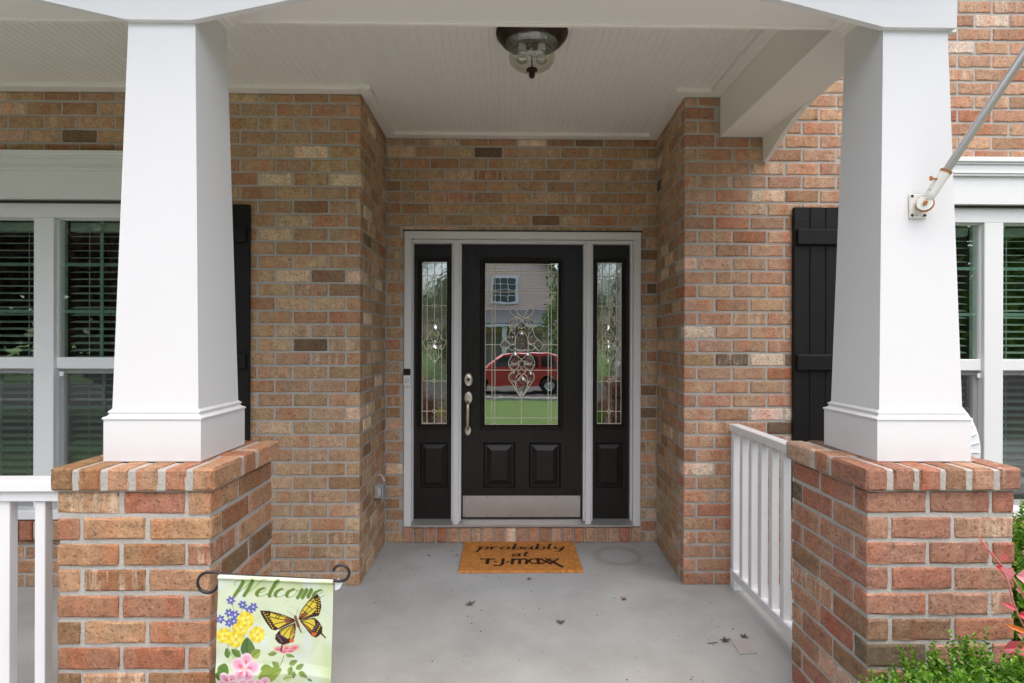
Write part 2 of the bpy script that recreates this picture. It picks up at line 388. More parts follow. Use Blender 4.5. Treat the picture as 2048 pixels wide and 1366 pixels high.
structure('bounce_pad', MB().box(-5.5, 9, -5.75, -2.40, -.3, -.150, .01), PAVE)  # unseen pale pad, added to bounce light up into the porch
structure('road', MB().box(-80, 80, -24, -16.2, -.9, -.742), ASPH)
for y0 in (-16.2, -24.15): structure('kerb', MB().box(-80, 80, y0, y0+.15, -.9, -.64, .02), CONC)
fl = structure('porch_floor', MB().box(-6, 1.64, -1.6, .74, -.3, 0, .008), CONC)

# ------------------------------------------------------------------ bricks
_cache = {}
def worn_box(L, D, H, bev, jit):
    """a brick: a box whose arrises are worn back unevenly"""
    def cuts(S, n):
        b = min(.007, S*.2); return [0, b]+[b+(S-2*b)*k/n for k in range(1, n)]+[S-b, S]
    ax = [cuts(L, max(1, round(L/.045))), cuts(D, 1), cuts(H, 2)]; ln = [len(a) for a in ax]; S = (L, D, H); V = []; idx = {}
    for i in range(ln[0]):
        for j in range(ln[1]):
            for k in range(ln[2]):
                ends = [i in (0, ln[0]-1), j in (0, ln[1]-1), k in (0, ln[2]-1)]
                if not any(ends): continue
                p = [ax[0][i]-L/2, ax[1][j]-D/2, ax[2][k]-H/2]
                if sum(ends) >= 2:
                    for d in range(3):
                        if ends[d]: p[d] -= math.copysign(bev*random.uniform(.2, 1.5)+(random.random() < .06)*random.uniform(0, .004), p[d])
                else:
                    for d in range(3): p[d] += random.uniform(-jit, jit)
                idx[(i, j, k)] = len(V); V.append(p)
    mb = MB(); F = []
    for d in range(3):
        a, b = [q for q in range(3) if q != d]
        for e in (0, ln[d]-1):
            for u in range(ln[a]-1):
                for v in range(ln[b]-1):
                    q = []
                    for (du, dv) in ((0, 0), (1, 0), (1, 1), (0, 1)):
                        t = [0, 0, 0]; t[d] = e; t[a] = u+du; t[b] = v+dv; q.append(idx[tuple(t)])
                    F.append(q)
    mb.add(V, F); return mb
def autosmooth_mesh(me):
    me.polygons.foreach_set('use_smooth', [False]*len(me.polygons))
PAL = [((.470, .315, .190), 36), ((.430, .275, .160), 24), ((.510, .350, .220), 16), ((.450, .250, .145), 12), ((.375, .225, .125), 6),
       ((.27, .165, .095), 2.5), ((.76, .60, .43), 5), ((.63, .44, .30), 8), ((.18, .118, .07), 1)]
PALR = [((.470, .282, .182), 36), ((.440, .245, .155), 24), ((.505, .315, .205), 16), ((.430, .190, .115), 8), ((.365, .215, .130), 6),
        ((.24, .15, .092), 2), ((.72, .55, .42), 5), ((.17, .115, .075), 1.2)]
def brick_color(pal):
    c = random.choices([p for p, w in pal], [w for p, w in pal])[0]; k = random.uniform(.9, 1.12)
    return tuple(min(1, v*k*random.uniform(.96, 1.04)) for v in c)+(1,)
def brick(parent, x0, x1, y0, y1, z0, z1, pal=PAL, rot=0, name='brick', col=None, jit=.0007, bev=.0022, wob=.0009):
    """one brick filling the box; turn: 0 faces -Y, else the long side runs along Y. Meshes are shared between bricks of one size"""
    L, D, H = x1-x0, y1-y0, z1-z0
    if rot: L, D = D, L
    key = (round(L, 3), round(D, 3), round(H, 3), random.randrange(3))
    me = _cache.get(key)
    if me is None:
        me = worn_box(L, D, H, bev, jit).mesh('brick', BRICK); _cache[key] = me; autosmooth_mesh(me)
    o = link(name, me, parent, ((x0+x1)/2+random.uniform(-wob, wob), (y0+y1)/2+random.uniform(-wob, wob), (z0+z1)/2+random.uniform(-wob, wob)),
             (0, 0, rot+random.choice((0, math.pi)) if D < 1 else rot))
    o.color = col or brick_color(pal)
    return o
PZ, BH, BL, J = .0795, .0680, .2032, .0112
def clip(rect, ex):
    x0, x1, z0, z1 = rect
    for a, b, c, d in ex:
        if x1 <= a or x0 >= b or z1 <= c or z0 >= d: continue
        opts = [(x0, min(x1, a), z0, z1), (max(x0, b), x1, z0, z1), (x0, x1, z0, min(z1, c)), (x0, x1, max(z0, d), z1)]
        opts = [o for o in opts if o[1]-o[0] > .018 and o[3]-o[2] > .012]
        if not opts: return None
        x0, x1, z0, z1 = max(opts, key=lambda o: (o[1]-o[0])*(o[3]-o[2]))
    return (x0, x1, z0, z1)
def face_rows(joint, s0, s1, rows, ex):
    """running bond: joint(r) gives the position of one joint in row r; yields clipped rects"""
    for r in rows:
        z0 = r*PZ+.004; z1 = z0+BH; j = joint(r)
        k = math.floor((s0-j)/BL)-1
        while j+k*BL < s1:
            a, b = j+k*BL+J/2, j+(k+1)*BL-J/2; k += 1
            a, b = max(a, s0), min(b, s1)
            if b-a < .02: continue
            q = clip((a, b, z0, z1), ex)
            if q: yield r, q
TOP = 2.832
# -- left front wall (faces the street, holds the left window)
XL, XR, XRB = -.830, 1.044, 1.073
WL = (-3.48, -1.822, .40, 2.21); WR = (2.040, 3.70, .41, 2.215)
wall = thing('brick_wall', 'brown brick front wall beside the left column, around the dark double window', 'wall', (-2, .06, 0))
part('mortar', MB().holed(-6, XL-.004, -.05, 3.6, [WL], .0055, .12), MORTAR, wall)
exl = [(WL[0]-.02, WL[1]+.0, .274-.008, WL[3]), (-3.6, -1.765, 2.208, 2.481), (-9, 9, TOP, 9)]
hl = lambda r: (XL-.0825) if r % 2 == 0 else (XL-.184)
for r, (a, b, c, d) in face_rows(hl, -3.45, XL, range(0, 36), exl):
    if b > XL-.01: continue
    brick(wall, a, b, 0, .06, c, d)
for r in range(0, 36):        # quoin bricks that turn the corner
    w = .0825 if r % 2 == 0 else .184; z0 = r*PZ+.004; z1 = min(z0+BH, TOP)
    brick(wall, XL-w+J/2, XL, 0, .184-J/2 if r % 2 == 0 else .0825-J/2, z0, z1)
x = WL[0]+.02
while x < WL[1]+.03:
    brick(wall, x, x+.069, -.032, .09, .278, .386, PALR, name='sill_brick'); x += .0795
# -- left wall of the recess
wall = thing('brick_wall', 'narrow brick side wall of the entry recess with the grey outlet box', 'wall', (XL, .36, 0))
part('mortar', MB().box(XL-.12, XL-.0055, .0075, .70, -.05, 3.3), MORTAR, wall)
jr = lambda r: .184 if r % 2 == 0 else .0825
for r, (a, b, c, d) in face_rows(jr, .05, .704, range(0, 36), [(-9, 9, TOP, 9)]):
    if a < jr(r)-.02: continue
    brick(wall, XL-.06, XL, a, b, c, d, rot=math.pi/2)
# -- back wall of the recess
YB = .705
wall = thing('brick_wall', 'brick wall of the entry recess around and above the black front door', 'wall', (.12, YB, 0))
DX0, DX1, DZ1 = -.701, .960, 2.183
part('mortar', MB().holed(XL-.1, XRB+.1, -.05, 3.3, [(DX0-.004, DX1+.004, .112, DZ1+.01)], YB+.0055, YB+.12), MORTAR, wall)
exb = [(DX0-.006, DX1+.006, 0, DZ1+.012), (-9, 9, TOP, 9)]
jb = lambda r: XL+.104 if r % 2 else XL+.0025
rowlock = [(DX0-.006+.0801*i) for i in range(21)]
exb.append((DX0-.01, rowlock[-1]+.075, -1, .116))
for r, (a, b, c, d) in face_rows(jb, XL+.001, XRB-.001, range(0, 36), exb): brick(wall, a, b, YB, YB+.06, c, d)
for x in rowlock: brick(wall, x, x+.0695, YB-.008, YB+.09, .006, .109, PALR, name='rowlock_brick')
part('lintel', MB().box(DX0-.008, DX1+.012, YB-.004, YB+.06, DZ1, DZ1+.009), DARK, wall)
# -- right wall of the recess (runs slightly outwards)
wall = thing('brick_wall', 'bare narrow brick side wall of the entry recess nearest the white side beam', 'wall', (XR, .36, 0))
skew = math.atan2(XRB-XR, .705)
wall.location = (XR, 0, 0); wall.rotation_euler = (0, 0, -skew)
def localpart(name, mb, mat, parent): 
    o = bpy.data.objects.new(name, mb.mesh(name, mat)); COL.objects.link(o); o.parent = parent; return o
localpart('mortar', MB().box(.0055, .12, .0075, .70, -.05, 3.3), MORTAR, wall)
jr2 = lambda r: .180 if r % 2 else .078
for r, (a, b, c, d) in face_rows(jr2, .05, .704, range(0, 36), [(-9, 9, TOP, 9)]):
    if a < jr2(r)-.02: continue
    o = brick(wall, XR+0, XR+.06, a, b, c, d, rot=math.pi/2)
# -- right front wall
wall = thing('brick_wall', 'reddish brick front wall behind the right column, with a window and one black shutter', 'wall', (2.2, .06, 0))
wall['label'] = 'reddish brick front wall behind the right column, rising above the porch roof'
part('mortar', MB().holed(XR+.004, 6, -.05, 3.62, [WR], .0055, .12), MORTAR, wall)
exr = [(WR[0]-.0, WR[1]+.02, .274+.008, WR[3]), (1.985, 3.82, 2.212, 2.486), (-9, 1.50, TOP, 9), (1.245, 1.53, 2.60, 9)]
hr = lambda r: (XR+.180) if r % 2 == 0 else (XR+.078)
for r, (a, b, c, d) in face_rows(hr, XR, 3.20, range(0, 44), exr):
    if a < XR+.01: continue
    if a < 1.5 and r > 35: continue
    brick(wall, a, b, 0, .06, c, d, PALR)
for r in range(0, 36):
    w = .180 if r % 2 == 0 else .078; z0 = r*PZ+.004; z1 = min(z0+BH, TOP)
    brick(wall, XR, XR+w-J/2, 0, .078-J/2 if r % 2 == 0 else .180-J/2, z0, z1, PALR)
x = WR[0]+.01
while x < WR[1]-.3:
    brick(wall, x, x+.069, -.032, .09, .286, .394, PALR, name='sill_brick'); x += .0795
# -- unseen upper storey and shell added to block light; porch roof
up = thing('upper_storey_occluder', 'unseen plain brick upper storey added to block light above the porch', 'building', (0, 4, 3.6))
up['label'] = 'unseen brick upper storey and dark shingle roof added to block light above the porch'
part('wall', MB().box(-6.2, 6.2, .0, 9, 3.625, 5.8), FARBRICK, up)
part('side_wall', MB().box(-6.2, -6.0, .0, 9, -.2, 3.62), FARBRICK, up); part('side_wall', MB().box(6.0, 6.2, .0, 9, -.2, 3.62), FARBRICK, up)
part('rear_wall', MB().box(-6.0, 6.0, 8.8, 9, -.2, 3.62), FARBRICK, up)
part('roof', MB().prism([(-.45, 5.70), (4.5, 8.3), (9.45, 5.70), (9.45, 5.85), (4.5, 8.45), (-.45, 5.85)], 'x', -6.6, 6.6), SHING, up)
pr = thing('porch_canopy', 'low shingle porch canopy sloping up from the white header beam', 'canopy', (-2, -.9, 2.95))
part('shingle_slope', MB().prism([(-1.75, 2.98), (-.01, 3.55), (-.01, 3.63), (-1.78, 3.05)], 'x', -6.2, 1.62), SHING, pr)
part('gable_board', MB().prism([(-1.42, 2.905), (-.01, 2.905), (-.01, 3.53), (-1.42, 3.06)], 'x', 1.499, 1.522), WHITE, pr)
# -- rooms behind the glass
def room(x0, x1, y0, y1, z0, z1, name):
    mb = MB(); mb.add([(x0, y0, z0), (x1, y0, z0), (x1, y1, z0), (x0, y1, z0), (x0, y0, z1), (x1, y0, z1), (x1, y1, z1), (x0, y1, z1)],
                      [(0, 1, 2, 3), (4, 7, 6, 5), (1, 5, 6, 2), (2, 6, 7, 3), (3, 7, 4, 0)])
    return structure(name, mb, ROOM)
room(-5.5, -1.0, .121, 3.6, .0, 2.75, 'dining_room'); room(1.25, 5.5, .121, 3.6, .0, 2.75, 'sitting_room'); room(-.80, 1.06, YB+.125, 5, .10, 2.6, 'hallway')

# ------------------------------------------------------------------ porch ceiling and beams
ZC, ZB = 2.857, 2.833
ceil = tag(thing('porch_ceiling', None, None, (0, -.5, ZC)), kind='structure')
def bead(mb, x0, x1, y0, y1):
    x = x0; prof = []
    while x < x1-.001:
        e = min(x+.038, x1); prof += [(x, ZC), (max(x, e-.0075), ZC), (max(x, e-.005), ZC+.0035), (e-.002, ZC+.0035)]; x = e
    prof.append((x1, ZC)); V = [(a, y0, b) for a, b in prof]+[(a, y1, b) for a, b in prof]; n = len(prof)
    mb.add(V, [(i, i+1, n+i+1, n+i) for i in range(n-1)])
mb = MB(); bead(mb, -6, 1.25, -1.165, 0); bead(mb, XL, XRB, 0, YB); part('beadboard', mb, TRIM, ceil)
part('deck', MB().box(-6, 1.6, -1.40, .70, ZC+.02, ZC+.04), TRIM, ceil)
W7 = .07
for b in ((-6, XL-.0005, -W7, -.0008), (XL+.001, XL+W7, -W7, YB-.001), (XL+W7+.0005, XRB-W7-.0005, YB-W7, YB-.0012), (XR+.026-W7, XR-.0006+.001, -W7, -.0005), (XR+.001, 1.249-W7-.001, -W7, -.0012), (1.249-W7, 1.2485, -1.162, -.0015)):
    if b[0] == XR+.026-W7: continue
    part('border_board', MB().box(*b, ZB, ZC+.001, .0015), TRIM, ceil)
part('border_board', MB().prism([(XR-.0005-W7, -W7), (XR-.0005, -W7), (XR-.0005, -.001), (XRB-.001, YB-.001), (XRB-.001-W7, YB-.001)], 'z', ZB, ZC+.001), TRIM, ceil)

YC = -1.288
fb = thing('porch_beam', 'white front header beam across the top of the photo, resting on both columns', 'beam', (0, -1.29, 2.46))
ZS, ZF = 2.605, 2.463
def haunch(c0, c1, side):
    pass
poly = [(1.506, ZF), (1.506, 2.96), (-6, 2.96), (-6, ZS), (-1.92, ZS), (-1.80, ZS-.020), (-1.229-.012, ZF), (-1.024, ZF), (-.60, ZF+.092), (-.45, ZF+.118), (-.28, ZS-.012), (-.10, ZS), (.48, ZS), (.66, ZS-.014), (.80, ZF+.108), (.95, ZF+.078), (1.262, ZF)]
part('fascia_board', MB().prism(poly, 'y', -1.415, -1.391), WHITE, fb)
part('soffit', MB().box(-6, 1.497, -1.3905, -1.165, ZS, 2.88), TRIM, fb)
part('edge_bead', MB().box(-6, 1.2475, -1.1645, -1.146, ZS-.007, ZC+.002, .002), TRIM, fb)
def crown(parent, x, sgn, y0, y1):
    pr_ = [(0, 2.560), (.008, 2.560), (.012, 2.568), (.012, 2.574), (.024, 2.584), (.026, 2.590), (.040, 2.597), (.052, 2.600), (.052, 2.6045), (0, 2.6045)]
    part('crown_moulding', MB().prism([(x+sgn*a, z) for a, z in pr_], 'y', y0, y1), TRIM, parent)
sb = thing('porch_beam', 'white side beam running from the right column back to the brick wall', 'beam', (1.38, -.6, 2.6))
part('soffit', MB().box(1.2495, 1.4975, -1.1445, -.002, ZS, 2.88), TRIM, sb)
arch = spline([(-.03, 2.463), (-.077, 2.476), (-.215, 2.535), (-.394, 2.588), (-.50, 2.605), (-.64, 2.612), (-.80, 2.606), (-.95, 2.57), (-1.10, 2.51), (-1.18, ZF)], 6)
part('arched_fascia', MB().prism([(-.002, ZF)]+[tuple(p) for p in arch]+[(-1.39, ZF), (-1.39, 2.90), (-.002, 2.90)], 'x', 1.4985, 1.524), TRIM, sb)

# ------------------------------------------------------------------ piers and columns
def pier(x0, x1, label, pal, rowlist=range(0, 12)):
    w = x1-x0; y0 = -1.532; y1 = y0+w
    t = thing('brick_pier', label, 'pier', ((x0+x1)/2, (y0+y1)/2, 0), 'brick piers under the porch columns')
    part('mortar', MB().box(x0+.005, x1-.005, y0+.005, y1-.005, 0, .951), MORTAR, t)
    S, h, j = .1880, .0690, .0105
    cx, cy = (x0+x1)/2, (y0+y1)/2
    # pinwheel bond: two stretchers on each side, the end of the neighbour's stretcher closes the row
    for r in rowlist:
        z0 = r*PZ+.0055; z1 = z0+.0678
        for k in range(4):
            a = k*math.pi/2; H = w/2
            spans = [(-H, -H+S), (-H+S+j, -H+2*S+j)] if r % 2 else [(H-S, H), (H-2*S-j, H-S-j)]
            for (s0, s1) in spans:
                # local box: along u from s0..s1, depth from -H to -H+h
                u, v = (s0+s1)/2, -H+h/2
                px, py = cx+u*math.cos(a)-v*math.sin(a), cy+u*math.sin(a)+v*math.cos(a)
                L = s1-s0
                brick(t, px-(L/2 if k % 2 == 0 else h/2), px+(L/2 if k % 2 == 0 else h/2), py-(h/2 if k % 2 == 0 else L/2), py+(h/2 if k % 2 == 0 else L/2), z0, z1, pal, rot=(k % 2)*math.pi/2, jit=.0012, bev=.0024, wob=.0016)
    return t
def cap(t, x0, x1, pal):
    y0, y1 = -1.547, -1.035; n = 6; bw = .0672; g = (x1-x0-n*bw)/(n-1)
    part('cap_mortar', MB().box(x0+.005, x1-.005, y0+.006, y1-.006, .9515, 1.0175, .004), MORTAR, t)
    for i in range(n):
        a = x0+i*(bw+g)
        brick(t, a, a+bw, y0, y0+.194, .9535, 1.022, pal, name='cap_brick', jit=.0016, bev=.004, wob=.0015)
        brick(t, a, a+bw, y1-.194, y1, .9535, 1.022, pal, name='cap_brick', jit=.0016, bev=.004, wob=.0015)
    ym = (y0+y1)/2
    brick(t, x0, x0+.194, ym-.042, ym+.042, .9535, 1.0215, pal, name='cap_brick'); brick(t, x1-.194, x1, ym-.042, ym+.042, .9535, 1.0215, pal, name='cap_brick')
PALP = [((.400, .222, .128), 30), ((.365, .185, .105), 24), ((.43, .25, .145), 12), ((.37, .175, .105), 10), ((.30, .165, .085), 8), ((.20, .12, .066), 8), ((.13, .09, .058), 3)]
PALQ = [((.365, .195, .130), 32), ((.335, .165, .110), 24), ((.38, .22, .145), 14), ((.34, .15, .095), 7), ((.24, .14, .085), 6), ((.14, .098, .066), 4), ((.52, .37, .27), 2)]
pl = pier(-1.367, -.901, 'orange-brown brick pier behind the welcome flag, under the left column', PALP)
cap(pl, -1.380, -.884, PALP)
pq = pier(1.134, 1.600, 'brick pier behind the boxwood and red shoots, under the right column', PALQ)
cap(pq, 1.122, 1.608, PALQ)
def column(cx, label):
    t = thing('porch_column', label, 'column', (cx, YC, 1.022), 'tapered white porch columns')
    part('base', MB().sqlathe([(.1545, 1.0225), (.1555, 1.024), (.1555, 1.157), (.154, 1.158)], cx, YC), WHITE, t)
    part('base_moulding', MB().sqlathe([(.150, 1.1582), (.1585, 1.1585), (.1590, 1.1625), (.1570, 1.1655), (.1500, 1.1680), (.1445, 1.1740), (.1450, 1.1775), (.1475, 1.1795), (.1475, 1.1835), (.1430, 1.1870), (.1400, 1.1900), (.130, 1.1902)], cx, YC), WHITE, t)
    part('shaft', MB().sqlathe([(.1388, 1.189), (.1062, 2.6045)], cx, YC), WHITE, t)
    for s in (-1, 1): crown(t, cx+s*.107, s, -1.3905, -1.166)
    return t
column(-1.133, 'tapered white column above the pier with the welcome flag')
cr = column(1.379, 'tapered white column carrying the flagpole bracket')
part('corner_board', MB().box(1.4985, 1.512, -1.24, -1.21, 1.40, 2.435, .002), WHITE, cr)

# ------------------------------------------------------------------ railings
def post_box(parent, name, b, mat=RAILW, bev=.003): return part(name, MB().box(*b, bev), mat, parent)
rl = thing('porch_railing', 'white railing running off the photo beside the left pier', 'railing', (-2.6, -1.28, 0))
post_box(rl, 'top_rail', (-5, -1.3685, -1.327, -1.242, .894, .931)); post_box(rl, 'sub_rail', (-5, -1.3685, -1.312, -1.255, .857, .8935)); post_box(rl, 'bottom_rail', (-5, -1.3685, -1.304, -1.264, .06, .10))
me = MB().box(-.0178, .0178, -.0178, .0178, -.3782, .3782, .002).mesh('baluster', RAILW)
for i in range(14): link('baluster', me, rl, (-1.604-.121*i, -1.2845, .4785))
rr = thing('porch_railing', 'short white railing from the brick wall to the right pier', 'railing', (1.33, -.55, 0))
post_box(rr, 'top_rail', (1.302, 1.362, -1.064, -.012, .900, .941)); post_box(rr, 'bottom_rail', (1.310, 1.354, -1.064, -.012, .062, .106))
post_box(rr, 'foot_block', (1.308, 1.350, -.075, -.02, 0.0, .0615)); post_box(rr, 'end_post', (1.313, 1.351, -.050, -.013, .1065, .8995))
me = MB().box(-.0178, .0178, -.0178, .0178, -.3965, .3965, .002).mesh('baluster', RAILW)
for i in range(8): link('baluster', me, rr, (1.332, -.152-.1165*i, .503))

# ------------------------------------------------------------------ front door and its surround
YD = .765
ds = thing('door_surround', 'white door frame with two narrow black sidelights of leaded glass', 'door frame', (.13, .74, .116))
part('brickmould_jamb', MB().box(DX0, DX0+.053, YB-.012, YB+.10, .117, DZ1-.0535, .004), WHITE, ds)
part('brickmould_jamb', MB().box(DX1-.053, DX1, YB-.012, YB+.10, .117, DZ1-.0535, .004), WHITE, ds)
part('brickmould_head', MB().box(DX0, DX1, YB-.012, YB+.10, DZ1-.053, DZ1-.0005, .004), WHITE, ds)
part('inner_jamb', MB().box(DX0+.0535, -.640, YB+.018, YB+.10, .145, 2.128, .003), WHITE, ds)
part('inner_jamb', MB().box(.893, DX1-.0535, YB+.018, YB+.10, .145, 2.128, .003), WHITE, ds)
part('inner_head', MB().box(-.640, .893, YB+.018, YB+.10, 2.103, 2.1285, .003), WHITE, ds)
for a, b in ((-.371, -.302), (.558, .626)):
    mu = part('mullion', MB().box(a, b, YB+.012, YB+.10, .145, 2.1025, .003), WHITE, ds)
    part('mullion_bead', MB().box(a+.014, b-.014, YB-.006, YB+.0115, .122, 2.12, .003), WHITE, mu)
part('threshold', MB().prism([(YB-.02, .1165), (YB+.105, .1165), (YB+.105, .152), (YB+.045, .150), (YB-.02, .130)], 'x', DX0+.054, DX1-.054), ALU, ds)
def came_mesh(lines, r, y):
    mb = MB()
    for L in lines:
        mb.tube([(p[0], y, p[1]) for p in L], r, 5)
    return mb
def bevel_piece(parent, outline, y, depth, mat, inset=.35):
    c = np.mean(outline, axis=0); n = len(outline); V = [(p[0], y, p[1]) for p in outline]; q = c+(outline-c)*(1-inset); V += [(p[0], y-depth, p[1]) for p in q]
    mb = MB(); mb.add(V, [(i, (i+1) % n, n+(i+1) % n, n+i) for i in range(n)]+[tuple(range(n, 2*n))])
    return part('bevelled_glass', mb, mat, parent)
def sidelight(x0, x1, gx0, gx1):
    s = part('sidelight', MB().holed(x0, x1, .152, 2.101, [(gx0-.028, gx1+.028, .792, 2.008), (gx0-.008, gx1+.008, .369, .693)], YD, YD+.04), BLACKDOOR, ds)
    part('glass_moulding', MB().rings(gx0-.0275, gx1+.0275, .7925, 2.0075, [(0, YD), (.004, YD-.010), (.013, YD-.012), (.020, YD-.004), (.0275, YD+.006), (.0275, YD+.03)], False), BLACKDOOR, s)
    part('raised_panel', MB().rings(gx0-.0075, gx1+.0075, .3695, .6925, [(0, YD+.001), (.010, YD+.014), (.018, YD+.014), (.042, YD+.003)]), BLACKDOOR, s)
    g0 = part('pane', MB().box(gx0-.004, gx1+.004, YD+.016, YD+.022, .822, 1.979), GLASST, s)
    w = gx1-gx0; cx = (gx0+gx1)/2
    def q(u, v): return (gx0+u*w, 1.976-(v)*(1.976-.825))   # u,v in 0..1
    L = [[q(.005, 0), q(.005, 1)], [q(.995, 0), q(.995, 1)], [q(0, .003), q(1, .003)], [q(0, .997), q(1, .997)], [q(.21, 0), q(.21, 1)], [q(.79, 0), q(.79, 1)], [q(.5, 0), q(.5, .385)], [q(.5, .625), q(.5, 1)]]
    for v in (.083, .268, .735, .922):
        L += [[q(0, v), q(.42, v)], [q(.58, v), q(1, v)]]
        c = np.array(q(.5, v)); L.append([tuple(c+.0125*np.array((math.cos(t), math.sin(t)))) for t in np.linspace(0, 2*math.pi, 13)])
    arcs = [[(.5, .385), (.36, .44), (.36, .47), (.5, .505)], [(.5, .505), (.34, .55), (.36, .59), (.5, .625)], [(.22, .455), (.27, .49), (.5, .505), (.2, .54), (.02, .49)], [(.36, .425), (.2, .47), (.0, .49)], [(.5, .505), (.25, .53), (.22, .565), (.36, .60)]]
    for a in arcs:
        p = spline(a, 6); L.append([q(*k) for k in p]); L.append([q(1-k[0], k[1]) for k in p])
    part('lead_came_lattice', came_mesh(L, .0026, YD+.0140), LEAD, s)
    for a, b in ((.385, .505), (.505, .625)):
        o = np.array([q(.5+.135*math.sin(t)*1.0, (a+b)/2-(b-a)/2*math.cos(t)) for t in np.linspace(0, 2*math.pi, 16, endpoint=False)]); bevel_piece(s, o, YD+.0155, .005, BEVEL)
    for sx in (-1, 1):
        o = np.array([q(.5+sx*(.25+.10*math.cos(t)), .495+.03*math.sin(t)) for t in np.linspace(0, 2*math.pi, 10, endpoint=False)]); bevel_piece(s, o, YD+.0155, .004, BEVEL)
sidelight(-.6395, -.3715, -.587, -.409); sidelight(.6265, .8925, .664, .839)

fd = thing('front_door', 'black wood-grain front door with a leaded glass pane and steel kick plate', 'door', (.128, YD, .152))
dx0, dx1 = -.2995, .5555; YF = YD-.004
part('stile_and_rail_frame', MB().holed(dx0, dx1, .155, 2.100, [(-.171, .419, .786, 2.010), (-.146, .080, .369, .694), (.178, .406, .369, .694)], YF, YF+.044), BLACKDOOR, fd)
part('glass_moulding', MB().rings(-.1705, .4185, .7865, 2.0095, [(0, YF), (.004, YF-.012), (.016, YF-.014), (.022, YF-.006), (.033, YF+.006), (.033, YF+.03)], False), BLACKDOOR, fd)
for a, b in ((-.1455, .0795), (.1785, .4055)):
    part('raised_panel', MB().rings(a, b, .3695, .6935, [(0, YF+.001), (.012, YF+.015), (.022, YF+.015), (.056, YF+.002)]), BLACKDOOR, fd)
pane = part('pane', MB().box(-.141, .388, YF+.018, YF+.024, .815, 1.970), GLASSD, fd)
GX0, GX1, GZ0, GZ1 = -.138, .384, .818, 1.966
KX, KZ = (GX1-GX0)/145.5, (GZ1-GZ0)/322.5; CXP = .1245
def A(px, py): return (GX0+(px-970.2)*KX, GZ1-(py-527.5)*KZ)
def B(dx, cy): return (CXP+dx/5.94*KX, GZ1-(600+cy/5.94-527.5)*KZ)
L = []
def hl_(y, a=GX0, b=GX1): L.append([(a, y), (b, y)])
def vl_(x, a=GZ0, b=GZ1): L.append([(x, a), (x, b)])
for z in (GZ0+.002, GZ1-.002): hl_(z)
for x in (GX0+.002, GX1-.002): vl_(x)
for dx in (315, 350, -315, -350): vl_(B(dx, 0)[0], GZ0, GZ1)
for cy in (92, 255, 885, 1105, 1270): hl_(A(970, 520+cy/4.018)[1])
hl_(B(0, 530)[1], GX0, B(-250, 0)[0]); hl_(B(0, 530)[1], B(250, 0)[0], GX1)
vl_(CXP, A(0, 520+255/4.018)[1], GZ1); vl_(CXP, GZ0, B(0, 1165)[1])
cur = [[(0, 200), (-60, 160), (-110, 90)], [(-10, 215), (-90, 185), (-140, 125), (-110, 80)], [(-15, 190), (-60, 125), (-85, 60)], [(0, 235), (-60, 205), (-110, 230), (-152, 290), (-130, 330), (-60, 300), (0, 235)],
       [(-152, 290), (-120, 360), (-82, 420), (-75, 520), (-120, 530), (-165, 570)], [(-130, 330), (-150, 420), (-190, 465), (-250, 530), (-205, 605), (-165, 570), (-110, 600), (-78, 570)],
       [(-190, 465), (-150, 530), (-190, 590)], [(-75, 590), (-78, 490), (-45, 395), (0, 362)], [(-75, 590), (-50, 660), (0, 705)], [(-75, 600), (-120, 665), (-155, 745), (-140, 800), (-90, 840), (-40, 800), (-32, 745), (0, 705)],
       [(-150, 770), (-90, 770), (-35, 765)], [(-90, 840), (-142, 880), (-145, 945), (-100, 1010), (-60, 1085), (0, 1165)], [(-30, 870), (-70, 930), (-75, 1000), (-40, 1090), (0, 1165)], [(0, 815), (-45, 850), (0, 900)], [(-40, 345), (-30, 320), (0, 345)], [(0, 900), (-50, 960), (-75, 1000)]]
for c in cur:
    p = spline(c, 6); L.append([B(*k) for k in p]); L.append([B(-k[0], k[1]) for k in p])
part('lead_came_lattice', came_mesh(L, .0026, YF+.0160), LEAD, fd)
def blob(pts, sx=1): return np.array([B(sx*k[0], k[1]) for k in spline(pts, 4, True)])
def ellp(cx, cy, rx, ry, n=20): return np.array([B(cx+rx*math.cos(t), cy+ry*math.sin(t)) for t in np.linspace(0, 2*math.pi, n, endpoint=False)])
bevel_piece(fd, np.array([B(70*math.cos(t), 590-(225 if math.sin(t) > 0 else 20)*math.sin(t)*1.0) for t in np.linspace(0, 2*math.pi, 28, endpoint=False)]), YF+.0175, .006, BEVEL, .25)
bevel_piece(fd, ellp(0, 760, 36, 50, 8), YF+.0175, .006, BEVEL); bevel_piece(fd, ellp(0, 300, 40, 45, 10), YF+.0175, .006, BEVEL); bevel_piece(fd, ellp(0, 855, 34, 36, 6), YF+.0175, .005, BEVEL)
bevel_piece(fd, blob([(0, 905), (-60, 960), (-65, 1010), (0, 1140), (65, 1010), (60, 960)]), YF+.0175, .007, BEVEL)
for s in (-1, 1):
    for pts in ([(-20, 262), (-70, 215), (-125, 235), (-145, 290), (-100, 300)], [(-60, 310), (-125, 335), (-110, 390), (-70, 400)], [(-85, 530), (-90, 450), (-125, 420), (-175, 480), (-150, 525)], [(-170, 560), (-240, 530), (-200, 480)],
                [(-80, 620), (-140, 720), (-110, 760), (-45, 755), (-30, 700)], [(-145, 785), (-90, 832), (-45, 795), (-80, 778)], [(-92, 850), (-135, 890), (-130, 950), (-80, 985), (-60, 920)], [(-15, 190), (-80, 165), (-120, 100), (-70, 120)]):
        bevel_piece(fd, blob(pts, s), YF+.0175, .005, BEVEL)
kp = part('kick_plate', MB().box(-.291, .545, YF-.0016, YF-.0001, .164, .316, .0006), STEEL, fd)
sm = MB().lathe([(0, -.002), (.003, -.0018), (.0035, 0)], n=8, axis='y').mesh('screw', DARK, True)
